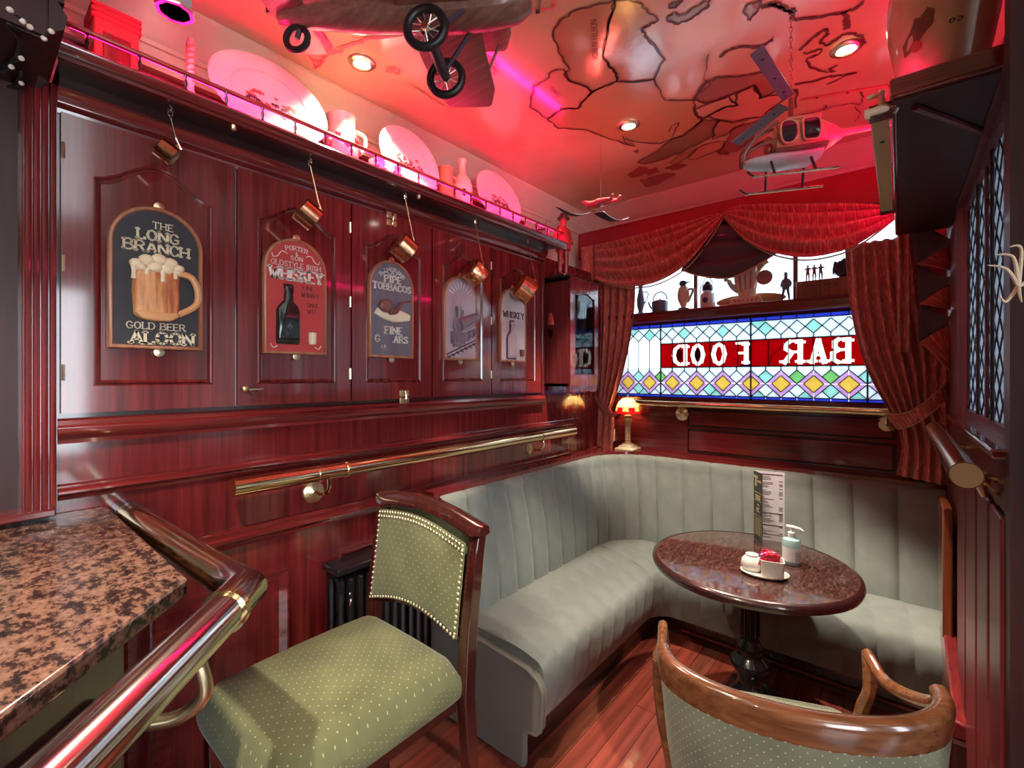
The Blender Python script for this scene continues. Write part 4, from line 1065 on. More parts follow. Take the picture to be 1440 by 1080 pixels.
# ================================================================== wall brass rail
wr = thing('wall_rail', 'brass rail along the panelled left wall above the bench', 'rail', (W, 1.6, 1.1))
rx = W+.085
MB().tube([(rx, .58, 1.178), (rx, .885, 1.178)], .031, 20).build('tube', M['brass'], wr, smooth=60)
MB().tube([(rx, .885, 1.178), (rx, 2.30, 1.178)], .029, 20).build('tube', M['brass'], wr, smooth=60)
MB().tube([(rx, 2.30, 1.178), (rx, 2.68, 1.178)], .031, 20).build('tube', M['brass'], wr, smooth=60)
for y in (.873, .99, 2.30): MB().tube([(rx, y-.004, 1.178), (rx, y+.004, 1.178)], .0335, 20).build('collar', M['brass'], wr)
for y in (.90, 2.31):
    MB().lathe([(0, 0), (.042, 0), (.042, .004), (.034, .009), (.012, .012), (.0, .02)], (W, y, 1.09), 24, M=rot('Y', 90)).build('wall_flange', M['pale_brass'], wr, smooth=50)
    MB().tube(smoothpath([(W+.01, y, 1.09), (W+.06, y+.01, 1.09), (rx, y+.02, 1.115), (rx, y+.02, 1.16)], 5), .008, 8).build('bracket', M['brass'], wr)
    for a in (90, 210, 330): MB().ell((W+.006, y+.03*math.cos(R(a)), 1.09+.03*math.sin(R(a))), .004, 6, 4).build('screw', M['steel'], wr)
# window brass rail and right wall rail
w3 = thing('window_rail', 'brass rail under the stained glass', 'rail', (-.75, YB-.10, 1.34))
MB().tube([(-1.52, YB-.10, 1.355), (.10, YB-.10, 1.355)], .020, 18).build('tube', M['brass'], w3, smooth=60)
for x in (-1.17, -.055):
    MB().lathe([(0, 0), (.046, 0), (.046, .004), (.036, .008), (.010, .012), (.0, .02)], (x, YB-.047, 1.285), 24, M=rot('X', 90)).build('wall_flange', M['pale_brass'], w3, smooth=50)
    MB().tube(smoothpath([(x, YB-.05, 1.285), (x, YB-.09, 1.29), (x, YB-.10, 1.345)], 5), .007, 8).build('bracket', M['brass'], w3)
    for a in (100, 220, 340): MB().ell((x+.032*math.cos(R(a)), YB-.053, 1.285+.032*math.sin(R(a))), .004, 6, 4).build('screw', M['black'], w3)
w4 = thing('screen_rail', 'short thick brass rail end on the right wall below the leaded screen', 'rail', (XR-.07, 1.9, 1.3))
MB().tube([(XR-.07, 1.40, 1.335), (XR-.07, 2.55, 1.335)], .029, 22).build('tube', M['brass'], w4, smooth=50)
MB().lathe([(0,0),(.027,0),(.027,.001),(0,.001)], (XR-.07, 1.399, 1.335), 22, M=rot('X', 90)).build('end_disc', mat('worn brass end', (.35,.2,.1), .4, .7), w4)
for y in (1.6, 2.3): MB().tube([(XR, y, 1.30), (XR-.06, y, 1.31)], .008, 8).build('bracket', M['brass'], w4)
# coat hook on the right wall
hk = thing('coat_hook', 'small brass cross shaped hook on the right wall', 'hook', (XR-.01, 1.60, 1.27))
hc = onX(1393, 682, XR-.012)
MB().tube([hc+Vector((-.01,0,.03)), hc+Vector((-.018,0,.0)), hc+Vector((-.01,0,-.03))], [.010,.012,.006], 10).build('knob', M['pale_brass'], hk)
MB().tube([hc+Vector((0,-.11,0)), hc+Vector((-.004,0,.002)), hc+Vector((0,.12,0))], .0045, 8).build('bar', M['brass'], hk)
# column radiator behind the stool
rd = thing('radiator', 'black cast iron column radiator against the left wall behind the stool', 'radiator', (W+.07, 1.18, 0))
for i in range(11):
    y = .955 + i*.042
    MB().tube([(W+.035, y, .06), (W+.035, y, .74), (W+.07, y, .775), (W+.105, y, .74), (W+.105, y, .06)], .016, 8, sq=(1,1)).build('section', M['iron'], rd)
MB().box(W+.012, W+.13, .93, 1.42, .775, .80).build('top_cover', M['iron'], rd, bevel=.004)
MB().tube([(W+.132, .98, .70), (W+.14, .98, .675), (W+.132, .98, .65)], .005, 6).build('valve_ring', M['steel'], rd)
# ================================================================== wall cabinet with five doors
cb = thing('wall_cabinet', 'long mahogany wall cabinet with five arched panel doors', 'cabinet', (W, 1.28, 1.36))
ED = [.172, .612, 1.050, 1.487, 1.918, 2.392]
Z0, Z1 = 1.447, 2.275
MB().box(W-.0, W+.008, .168, 2.40, 1.43, 2.335).build('carcass', M['mahog_dk'], cb)
prof = [(0,0),(.02,.0),(.022,.012),(.034,.022),(.040,.034),(.040,.046),(.03,.052),(.026,.064),(.012,.07),(0,.07)]
moulding('base_moulding', .168, 2.42, 1.363, prof, M['mahog_y'], cb)
moulding('top_moulding', .168, 2.42, 2.275, [(0,0),(.012,0),(.016,.012),(.032,.022),(.038,.04),(.05,.05),(.05,.06),(0,.06)], M['mahog_y'], cb)
MB().box(W, W+.03, 2.395, 2.42, 1.43, 2.28).build('end_stile', M['mahog'], cb, bevel=.004)
NA = 14
def arch_out(y0, y1, z0, zs, rise):
    yc, hw = (y0+y1)/2, (y1-y0)/2
    pts = [(y0, z0), (y1, z0)]
    for i in range(NA+1):
        t = 1 - 2*i/NA   # 1 .. -1
        pts.append((yc + hw*t, zs + rise*(.5+.5*math.cos(PI*t))**.9))
    return pts
def rect_out(y0, y1, z0, z1):
    yc, hw = (y0+y1)/2, (y1-y0)/2
    return [(y0, z0), (y1, z0)] + [(yc + hw*(1-2*i/NA), z1) for i in range(NA+1)]
XF = W + .026
for i in range(5):
    y0, y1 = ED[i]+.004, ED[i+1]-.004
    a, b = y0+.066, y1-.066
    zs, rise = Z1-.155, .075
    o = rect_out(y0, y1, Z0, Z1)
    def ring(q, x): return [Vector((x, y, z)) for y, z in q]
    mb = MB().loft([ring(o, W+.008), ring(o, XF), ring(arch_out(a, b, Z0+.075, zs, rise), XF), ring(arch_out(a+.004, b-.004, Z0+.079, zs-.004, rise), XF-.004)], caps=False)
    dr = mb.build('door', M['mahog'], cb, smooth=25)
    q = lambda d: arch_out(a+d, b-d, Z0+.075+d, zs-d, rise)
    MB().loft([ring(q(.004), XF-.004), ring(q(.010), XF+.003), ring(q(.016), XF-.002), ring(q(.020), XF-.014), ring(q(.055), XF-.014), ring(q(.062), XF-.007), ring(q(.10), XF-.006)], caps=True).build('door_panel', M['mahog_pan'], dr, smooth=25)
    if i in (0, 1, 3):
        yh = y0+.004 if i == 0 else y1-.002
        for z in (1.56, 1.86, 2.17): MB().tube([(XF+.003, yh, z-.022), (XF+.003, yh, z+.022)], .004, 6).build('hinge', M['pale_brass'], dr)
    if i == 1:
        c = Vector((XF+.012, y0+.05, Z0+.035))
        MB().tube([c, c+Vector((.002,-.022,.022)), c+Vector((.002,.026,.022)), c], .0035, 6).build('pull_ring', M['pale_brass'], dr)
        MB().ell(c+Vector((-.004,-.028,.024)), (.008,.012,.012), 8, 6).build('pull_rose', M['pale_brass'], dr)
    if i == 2:
        for zc in (Z0+.012, Z1-.012):
            c = Vector((XF, (y0+y1)/2+.05 if zc < 2 else (y0+y1)/2-.02, zc))
            MB().box(XF, XF+.005, c.y-.026, c.y+.026, zc-.002, zc+.026).box(XF, XF+.006, c.y-.026, c.y+.026, zc-.035, zc-.008).build('latch_plate', M['pale_brass'], dr, bevel=.002)
            MB().tube([(XF+.008, c.y, zc-.03), (XF+.014, c.y, zc), (XF+.008, c.y, zc+.02)], .006, 8).build('latch_bolt', M['brass'], dr)

# ================================================================== painted pub signs
def sign_board(label, yc, face, hang=True, w=.236, rimc='rim'):
    z0, z1 = 1.632, 2.066
    o = thing('pub_sign', label, 'sign', (XF, yc, z0), 'arched pub signs on the cabinet doors')
    hw = w/2; zs = z1 - hw
    def out(d):
        r = hw - d
        return [Vector((0, yc-r, z0+d)), Vector((0, yc+r, z0+d)), Vector((0, yc+r, zs))] + [Vector((0, yc+r*math.cos(PI*k/20), zs+r*math.sin(PI*k/20))) for k in range(1, 20)] + [Vector((0, yc-r, zs))]
    def ring(d, x): return [p + Vector((x, 0, 0)) for p in out(d)]
    bx = XF+.002
    MB().loft([ring(0, bx), ring(0, bx+.018), ring(.003, bx+.021), ring(.009, bx+.021), ring(.012, bx+.017)], caps=False).build('rim', M[rimc], o, smooth=50)
    MB().loft([ring(.009, bx), ring(.009, bx+.0165)], caps=True).build('board', M[face], o, smooth=30)
    for z, d in ((z1+.006, 1), (z0-.008, -1)):
        MB().lathe([(0,0),(.014,0),(.014,.003),(.004,.005),(0,.005)], (bx+.004, yc+.005, z), 14, M=rot('Y', 90)).build('hanging_tab', M['pale_brass'], o)
    return o, bx+.017
EX, EY = (0,1,0), (0,0,1)
def sx_(mb, x, yc, z0):   # shape helper: list of (u,v) -> vector
    return lambda u, v, d=0: Vector((x+d, yc+u, z0+v))
def plate(pts, x, depth): return MB().prism([Vector((x, y, z)) for y, z in pts], (depth, 0, 0))
# --- 1 beer mug
yc = .388
o, x = sign_board('black arched sign with a frothing beer mug, reading THE LONG BRANCH', yc, 'signblack')
t = TL(); text(t, 'THE', (x, yc+.012, 2.000), EX, EY, .020, .16, .12, .003, sp=.3); text(t, 'LONG', (x, yc+.0, 1.962), EX, EY, .030, .24, .14, .004); text(t, 'BRANCH', (x, yc-.002, 1.925), EX, EY, .031, .22, .14, .004, maxw=.195)
text(t, 'GOLD BEER', (x, yc-.004, 1.692), EX, EY, .020, .18, .12, .003, maxw=.175); text(t, 'ALOON', (x, yc+.012, 1.648), EX, EY, .036, .26, .15, .004, maxw=.165)
t.build('lettering', M['letter'], o, smooth=0)
def relief(pts, x, h, n=4):
    """rounded carved relief from an outline"""
    c = Vector((0, sum(p[0] for p in pts)/len(pts), sum(p[1] for p in pts)/len(pts))); rings = []
    for k in range(n+1):
        a = k/n*PI/2; s = .80 + .20*math.cos(a); rings.append([Vector((x + h*math.sin(a), c.y + (y-c.y)*s, c.z + (z-c.z)*s)) for y, z in pts])
    return MB().loft(rings)
mug = [(yc-.060,1.735),(yc-.045,1.722),(yc-.01,1.717),(yc+.03,1.72),(yc+.052,1.733),(yc+.055,1.80),(yc+.055,1.895),(yc-.062,1.895),(yc-.064,1.80)]
relief(mug, x, .016).build('mug', M['beer'], o, smooth=60)
relief([(yc-.061,1.74),(yc-.045,1.722),(yc-.01,1.716),(yc+.03,1.719),(yc+.054,1.735),(yc+.05,1.748),(yc,1.744),(yc-.05,1.748)], x+.004, .014).build('mug_base', M['mugrim'], o, smooth=60)
MB().tube(smoothpath([(x+.008,yc+.05,1.872),(x+.01,yc+.085,1.862),(x+.01,yc+.102,1.82),(x+.01,yc+.095,1.775),(x+.008,yc+.05,1.742)], 6), .010, 8).build('mug_handle', M['mugrim'], o)
foam = MB()
for u, v, r in ((-.055,1.885,.018),(-.03,1.898,.022),(0,1.905,.022),(.028,1.898,.022),(.05,1.885,.016),(-.045,1.875,.018),(-.01,1.88,.022),(.02,1.878,.02),(.045,1.872,.014)): foam.ell((x+.010, yc+u, v), (.014, r, r*.8), 10, 6)
for u, zt_, zb_, r in ((-.062,1.88,1.838,.007),(-.03,1.87,1.855,.007),(.008,1.87,1.838,.007),(.04,1.87,1.852,.006)): foam.tube([(x+.012, yc+u, zt_), (x+.016, yc+u, (zt_+zb_)/2), (x+.014, yc+u, zb_)], [r*1.2, r*.8, r], 8)
foam.build('foam', M['foam'], o, smooth=60)
# --- 2 whiskey
yc = .812
o, x = sign_board('red arched sign with a dark bottle, reading OLD STYLE IRISH WHISKEY', yc, 'redpaint')
t = TL(); text(t, 'PORTER', (x, yc, 2.022), EX, EY, .016, .18, .12, .002, arc=9, maxw=.10); text(t, '&', (x, yc, 2.003), EX, EY, .012, .16, .12, .002); text(t, 'SON', (x, yc, 1.984), EX, EY, .016, .18, .12, .002, sp=.35); text(t, 'OLDSTYLE IRISH', (x, yc, 1.958), EX, EY, .018, .13, .1, .002, maxw=.185)
text(t, 'WHISKEY', (x, yc, 1.908), EX, EY, .042, .26, .14, .004, maxw=.198)
for s in (-1, 1): t.tube(smoothpath([(x+.001, yc+s*.035, 2.005), (x+.001, yc+s*.055, 2.010), (x+.001, yc+s*.07, 1.99), (x+.001, yc+s*.085, 1.985), (x+.001, yc+s*.09, 1.998)], 5), .0018, 5)
for s in (-1, 1): t.tube(smoothpath([(x+.001, yc+s*.095, 1.668), (x+.001, yc+s*.085, 1.655), (x+.001, yc+s*.07, 1.662)], 5), .0018, 5)
t.build('lettering', M['letterwhite'], o, smooth=0)
t = TL(); text(t, 'FINE', (x, yc+.045, 1.878), EX, EY, .016, .13, .1, .001, serif=False, maxw=.045); text(t, 'WHISKEY', (x, yc+.052, 1.852), EX, EY, .016, .13, .1, .001, serif=False, maxw=.068); text(t, 'SINCE', (x, yc+.062, 1.815), EX, EY, .015, .13, .1, .001, serif=False, maxw=.045); text(t, '1817', (x, yc+.058, 1.79), EX, EY, .015, .13, .1, .001, serif=False)
t.build('small_lettering', M['letterdk'], o, smooth=0)
def bottle_pts(yc, zb, s): return [(yc-.042*s,zb),(yc+.042*s,zb),(yc+.045*s,zb+.01*s),(yc+.045*s,zb+.13*s),(yc+.036*s,zb+.15*s),(yc+.016*s,zb+.172*s),(yc+.014*s,zb+.215*s),(yc+.017*s,zb+.217*s),(yc+.017*s,zb+.237*s),(yc-.017*s,zb+.237*s),(yc-.017*s,zb+.217*s),(yc-.014*s,zb+.215*s),(yc-.016*s,zb+.172*s),(yc-.036*s,zb+.15*s),(yc-.045*s,zb+.13*s),(yc-.045*s,zb+.01*s)]
relief(bottle_pts(yc-.033, 1.668, .95), x, .018).build('bottle', M['bottle'], o, smooth=60)
t = MB(); 
for dy, dz in ((0,.006),(-.006,-.002),(.006,-.002)): t.ell((x+.0185, yc-.033+dy, 1.735+dz), (.001,.005,.005), 6, 4)
t.tube([(x+.0185, yc-.033, 1.735), (x+.0185, yc-.033, 1.722)], .001, 4).tube([(x+.017, yc-.065, 1.705), (x+.0185, yc-.033, 1.707), (x+.017, yc-.001, 1.705)], .0008, 4).tube([(x+.017, yc-.065, 1.762), (x+.0185, yc-.033, 1.772), (x+.017, yc-.001, 1.762)], .0008, 4)
t.build('bottle_print', M['slate'], o)
MB().lathe([(.013,0),(.0145,.01),(.0155,.045),(.0125,.045),(.012,.01),(0,.008)], (x+.006, yc+.058, 1.672), 14).build('tumbler', M['letter'], o, smooth=50)
# --- 3 pipe tobaccos
yc = 1.240
o, x = sign_board('slate grey arched sign with a pipe, reading PIPE TOBACCOS FINE CIGARS', yc, 'signgrey')
t = TL(); text(t, 'R.J MORANS', (x, yc, 2.018), EX, EY, .017, .15, .11, .002, arc=4.3, maxw=.16); text(t, 'PIPE', (x, yc+.002, 1.968), EX, EY, .029, .28, .16, .004, sp=.35); text(t, 'TOBBACOS', (x, yc, 1.932), EX, EY, .029, .24, .14, .004, maxw=.20)
text(t, 'FINE', (x, yc+.006, 1.738), EX, EY, .032, .26, .15, .004, sp=.3, maxw=.15); text(t, 'ARS', (x, yc+.045, 1.700), EX, EY, .030, .26, .15, .004, sp=.25); text(t, 'G', (x, yc-.078, 1.700), EX, EY, .030, .24, .14, .004)
t.tube(smoothpath([(x+.001, yc-.055, 2.003), (x+.001, yc-.03, 2.012), (x+.001, yc-.01, 2.0), (x+.001, yc, 2.016), (x+.001, yc+.01, 2.0), (x+.001, yc+.03, 2.012), (x+.001, yc+.055, 2.003)], 5), .002, 5)
t.tube([(x+.001, yc-.06, 1.675), (x+.001, yc-.052, 1.685)], .0015, 4).tube([(x+.001, yc-.045, 1.672), (x+.001, yc-.04, 1.688), (x+.001, yc-.034, 1.674)], .0015, 4)
t.build('lettering', M['letterwhite'], o, smooth=0)
relief([(yc-.095,1.822),(yc-.06,1.805),(yc+.0,1.790),(yc+.05,1.795),(yc+.095,1.805),(yc+.098,1.83),(yc+.06,1.845),(yc+.02,1.852),(yc-.03,1.85),(yc-.08,1.848)], x, .012).build('tobacco_pouch', M['letter'], o, smooth=60)
t = MB(); t.ell((x+.016, yc-.045, 1.858), (.016,.036,.030), 14, 9); t.tube(smoothpath([(x+.02,yc-.03,1.835),(x+.02,yc+.005,1.838),(x+.018,yc+.035,1.875),(x+.014,yc+.09,1.895)], 6), [.014]*4+[.012]*4+[.010]*5+[.006]*6, 8)
t.build('pipe', M['pipewood'], o, smooth=60)
# --- 4 locomotive
yc = 1.664
o, x = sign_board('faded lilac arched sign with a carved steam locomotive', yc, 'signlilac')
t = MB(); ink = MB()
t.tube([(x+.012, yc-.03, 1.81), (x+.014, yc+.10, 1.865)], [.034, .022], 14); t.lathe([(0,0),(.036,0),(.040,.006),(.030,.012),(0,.014)], (x+.014, yc-.03, 1.812), 18, M=rot('Y', 90))
t.tube([(x+.014, yc-.03, 1.845), (x+.014, yc-.03, 1.905)], [.010, .016], 10); t.tube([(x+.014, yc-.005, 1.86), (x+.014, yc-.005, 1.89)], .010, 8)
t.box(x, x+.024, yc-.075, yc+.01, 1.715, 1.775); t.box(x, x+.016, yc-.06, yc-.01, 1.70, 1.72)
for u, v, r in ((.03,1.755,.024),(.065,1.772,.022),(.092,1.785,.018)): t.lathe([(r,0),(r,.008),(r*.7,.008),(r*.7,.002),(0,.002)], (x+.008, yc+u, v), 14, M=rot('Y', 90))
t.build('locomotive', mat('locomotive grey lilac', (.22,.17,.21), .4, coat=.3), o, smooth=50)
ink.tube([(x+.002, yc-.10, 1.66), (x+.002, yc+.10, 1.74)], .003, 5).tube([(x+.002, yc-.085, 1.648), (x+.002, yc+.105, 1.725)], .003, 5)
for i in range(7): ink.tube([(x+.001, yc-.095+i*.03, 1.652+i*.0118), (x+.001, yc-.075+i*.03, 1.640+i*.012)], .003, 5)
for r, xx in ((.018, .0285), (.03, .0285)): ink.tube([(x+xx, yc-.03+r*math.cos(a), 1.812+r*math.sin(a)) for a in [k*PI/10 for k in range(21)]], .0012, 4)
for i in range(5): ink.tube([(x+.025, yc-.07+i*.016, 1.722), (x+.025, yc-.066+i*.016, 1.768)], .001, 4)
ink.tube([(x+.026, yc, 1.85), (x+.026, yc+.10, 1.885)], .0015, 4).tube([(x+.02, yc+.02, 1.79), (x+.02, yc+.10, 1.83)], .0015, 4)
ink.build('track_lines', M['letterdk'], o)
t = MB()
for i in range(9):
    a = R(20 + i*17.5); t.tube([(x+.001, yc+.055*math.cos(a), 1.955+.045*math.sin(a)), (x+.001, yc+.09*math.cos(a), 1.955+.085*math.sin(a))], .003, 4)
t.build('faded_lettering', mat('faded pale print', (.7,.6,.62), .4), o)
# --- 5 bottle and glass
yc = 2.088
o, x = sign_board('pale arched sign with a bottle outline and small glass, half hidden by a copper pan', yc, 'signwhite')
t = TL(); text(t, 'WHISKEY', (x, yc, 1.892), EX, EY, .034, .2, .12, .002, maxw=.19); t.build('lettering', M['letterdk'], o, smooth=0)
relief(bottle_pts(yc-.02, 1.652, .92), x, .016).build('bottle', M['signlilac'], o, smooth=60)
bo = bottle_pts(yc-.02, 1.652, .93); t = MB().tube([(x+.003, y, z) for y, z in bo] + [(x+.003, *bo[0])], .0035, 5)
t.build('bottle_outline', M['letterdk'], o)
MB().lathe([(.013,0),(.0145,.01),(.0155,.04),(.0125,.04),(.012,.01),(0,.008)], (x+.006, yc+.072, 1.668), 14).build('tumbler', M['pipewood'], o, smooth=50)

# ================================================================== plate shelf with gallery rail
SX = -1.60; SZ = 2.392
ps = thing('plate_shelf', 'long mahogany plate shelf with a low turned gallery rail above the cabinet doors', 'shelf', (W, 1.3, 2.335))
MB().box(WT, SX-.012, .16, 2.42, 2.358, 2.386).build('shelf_board', M['mahog_dk'], ps)
rings = [[Vector((SX+u, y, 2.345+v)) for u, v in [(-.02,0),(-.004,0),(.0,.008),(-.006,.014),(.006,.022),(.010,.034),(.004,.042),(-.02,.046)]] for y in (.155, 2.44)]
MB().loft(rings).build('front_moulding', M['mahog_y'], ps)
MB().box(WT, W+.055, .17, 2.42, 2.333, 2.358).build('bearer', M['mahog_dk'], ps)
MB().box(SX-.02, SX-.004, .17, 2.42, 2.437, 2.447).build('gallery_rail', M['redgloss'], ps, bevel=.003)  # red LED light put into the rail's colour
y = .21; 
while y < 2.42:
    MB().lathe([(.005,2.388),(.005,2.395),(.0028,2.402),(.0055,2.412),(.0055,2.416),(.0028,2.426),(.005,2.434),(.005,2.438)], (SX-.012, y, 0), 8).build('spindle', M['mahog_dk'], ps); y += .1075
for yy in (.55, 1.28): MB().lathe([(0,0),(.008,0),(.008,.012),(.004,.016),(0,.016)], (SX-.005, yy, 2.338), 8, M=Matrix.Scale(-1, 3, (0,0,1))).build('shelf_screw', M['pale_brass'], ps)
# dado ledge behind the plates
MB().box(WT+.001, WT+.012, .17, 2.5, 2.386, 2.62).build('back_board', M['mahog_y'], ps)
MB().box(WT+.012, WT+.02, .17, 2.5, 2.60, 2.615).build('back_bead', M['mahog_y'], ps)

def plate_thing(label, yc, r, rz, x=WT+.075, tilt=14, decor='hunt', zc=SZ-.006, mt='white'):
    """plate leaning on the wall; r half width, rz half height"""
    A = Matrix.Rotation(R(90-tilt), 3, 'Y')      # lathe axis z -> +x
    base = Vector((x, yc, zc))
    o = thing('display_plate', label, 'plate', base, 'plates on the shelf')
    c = base + Vector((-math.sin(R(tilt))*rz, 0, math.cos(R(tilt))*rz))
    prof = [(0,.0),(.62,.0),(.70,.06),(.95,.14),(1.0,.155),(.99,.175),(.94,.165),(.70,.085),(.62,.03),(0,.03)]
    k = r*.45
    mb = MB(); rings = []
    for rr_, h_ in prof: rings.append([c + A @ Vector((-math.cos(2*PI*j/40)*rz*rr_, math.sin(2*PI*j/40)*r*rr_, h_*k)) for j in range(40)])
    mb.loft(rings).build('dish', M[mt], o, smooth=60)
    # printed scene in the well and ring lines
    random.seed(int(yc*100)); d = MB(); e = MB()
    def w(u, v, h=.033): return c + A @ Vector((-v*rz, u*r, h*k))
    if decor == 'hunt':
        for i in range(26):
            u, v = random.uniform(-.42, .42), random.uniform(-.32, .10); s = random.uniform(.03, .06)
            pts = [w(u + s*math.cos(a)*1.2*random.uniform(.6,1.2), v + s*math.sin(a)*random.uniform(.6,1.2)) for a in [q*PI/4 for q in range(8)]]
            d.prism(pts, A @ Vector((0,0,.0006)))
        for i in range(14):
            u, v = -.40 + .06*i + random.uniform(-.02,.02), -.18 + random.uniform(-.10,.08); 
            e.prism([w(u-.03, v), w(u+.03, v), w(u+.04, v+.05), w(u-.01, v+.06), w(u-.04, v+.04)], A @ Vector((0,0,.001)))
            for du in (-.025, .02): e.prism([w(u+du, v-.05), w(u+du+.01, v-.05), w(u+du+.012, v), w(u+du, v)], A @ Vector((0,0,.001)))
        part(d.build('printed_foliage', mat('faded print', (.26,.09,.07), .4), o), 'brownish printed foliage')
        part(e.build('printed_riders', M['darkfig'], o), 'small dark printed riders')
    q = MB().loft([[w(.64*math.cos(a), .64*math.sin(a), .05) for a in [j*PI/20 for j in range(40)]], [w(.66*math.cos(a), .66*math.sin(a), .062) for a in [j*PI/20 for j in range(40)]]], caps=False)
    q.build('rim_line', mat('plate line', (.5,.4,.36), .35), o)
    return o
plate_thing('large oval white platter printed with a hunting scene on the shelf', .72, .205, .162, x=-1.70)
plate_thing('round white plate with a printed scene in the middle of the shelf', 1.335, .168, .165, x=-1.70)
plate_thing('pink lit plate at the far right of the shelf', 1.955, .185, .168, x=-1.70)
def pot_thing(name, label, cat, c, prof, m, n=20, grp=None, ax=(1,1)):
    o = thing(name, label, cat, c, grp)
    MB().lathe(prof, c, n, ax=ax).build('body', M[m], o, smooth=55); return o
z = SZ - .006
o = pot_thing('ceramic_bottle', 'slim white twisted candlestick at the left of the shelf', 'candlestick', Vector((-1.75, .475, z)), [(0,0),(.022,0),(.022,.012),(.010,.025),(.008,.05),(.014,.075),(.010,.09),(.010,.1),(.012,.11),(.011,.24),(.008,.25),(0,.25)], 'white')
tw = MB()
for k in range(2): tw.tube([(-1.75+.0115*math.cos(a+k*PI), .475+.0115*math.sin(a+k*PI), z+.11+.12*i/40) for i, a in [(i, i*.5) for i in range(41)]], .003, 5)
tw.build('twist', M['ochre'], o)
jc = Vector((-1.765, 1.01, z))
o = pot_thing('ceramic_jug', 'cream jug with a round handle between the two white plates', 'jug', jc, [(0,0),(.045,0),(.055,.01),(.066,.07),(.064,.13),(.052,.18),(.054,.21),(.060,.23),(.055,.23),(.047,.20),(.052,.13),(.05,.03),(0,.02)], 'cream')
MB().tube(smoothpath([jc+Vector((.01,.048,.19)), jc+Vector((.02,.092,.18)), jc+Vector((.02,.095,.13)), jc+Vector((.01,.058,.09))], 6), .008, 8).build('handle', M['cream'], o)
d = MB()
for i in range(5):
    a = -1.2 + i*.55; d.ell(jc+Vector((.061*math.cos(a), .064*math.sin(a), .10+.03*(i % 2))), (.006,.018,.02), 8, 5)
d.build('painted_flower', M['redgloss'], o)
for i, (yy, m_, lab) in enumerate(((1.135, 'white', 'small white cup on the shelf beside the cream jug'), (1.215, 'cream', 'small cream beaker on the shelf left of the round plate'))):
    c = Vector((-1.70, yy, z))
    o = pot_thing('cup', lab, 'cup', c, [(0,0),(.022,0),(.03,.02),(.034,.06),(.036,.075),(.032,.075),(.028,.02),(0,.012)], m_)
    MB().tube(smoothpath([c+Vector((.005,.033,.06)), c+Vector((.01,.055,.05)), c+Vector((.005,.03,.022))], 5), .004, 6).build('handle', M[m_], o)
    d = MB()
    for k in range(4): d.ell(c+Vector((.031*math.cos(-1+k*.6), .031*math.sin(-1+k*.6), .035+.01*(k % 2))), (.004,.008,.008), 6, 4)
    d.build('painted_flower', M['redgloss'], o)
c = Vector((-1.76, 1.575, z)); o = pot_thing('tankard', 'ribbed glass and brass tankard beside the ceramic bottle', 'tankard', c, [(0,0),(.04,0),(.042,.01),(.036,.02),(.036,.19),(.04,.215),(.035,.215),(.032,.02),(0,.015)], 'ochre')
MB().tube(smoothpath([c+Vector((0,.036,.19)), c+Vector((.01,.07,.16)), c+Vector((0,.036,.06))], 5), .006, 8).build('handle', M['ochre'], o)
c = Vector((-1.76, 1.69, z)); o = pot_thing('ceramic_bottle', 'cream bottle shaped jar with a dark label left of the pink plate', 'jar', c, [(0,0),(.05,0),(.054,.01),(.055,.15),(.045,.19),(.02,.22),(.017,.28),(.022,.285),(.022,.3),(0,.3)], 'cream')
d = MB(); d.ell(c+Vector((.046,-.028,.11)), (.008,.016,.02), 8, 5); d.build('printed_badge', M['black'], o)
# framed box at the far left of the shelf
o = thing('shelf_box', 'small framed box with red glow in its colour at the left end of the plate shelf', 'box', (-1.85, .33, z))
MB().box(-1.90, -1.78, .245, .35, z, z+.25).build('box_body', M['redgloss'], o, bevel=.004)  # red light on the box is put into its colour
for k in range(3): MB().box(-1.905, -1.775, .24, .355, z+.205+k*.017, z+.214+k*.017).build('box_moulding', M['redwall'], o)
MB().box(-1.78, -1.776, .265, .33, z+.05, z+.17).build('box_door', M['mahog'], o, bevel=.002)
o = thing('tea_light_row', 'clear glass goblet near the right end of the plate shelf', 'goblet', (-1.70, 2.30, z))
MB().lathe([(0,0),(.03,0),(.03,.004),(.006,.012),(.005,.05),(.03,.07),(.036,.11),(.033,.11),(.026,.075),(0,.065)], (-1.70, 2.30, z), 18).build('goblet', M['glass'], o, smooth=60)
o.name = 'glass_goblet'
# led strips (real lamps of the place, lying behind the gallery rails)
tag(MB().box(SX-.027, SX-.021, .18, 2.40, 2.442, 2.449).build('led_strip', M['led'], org=(SX-.012, 1.3, 2.447)), 'red LED strip along the top of the plate shelf gallery rail', 'light strip')
tag(MB().box(.0, .008, 1.58, 2.95, 2.2905, 2.2945).build('led_strip', M['led'], org=(.0, 2.2, 2.29)), 'red LED strip on top of the soffit shelf beside the big vase', 'light strip')

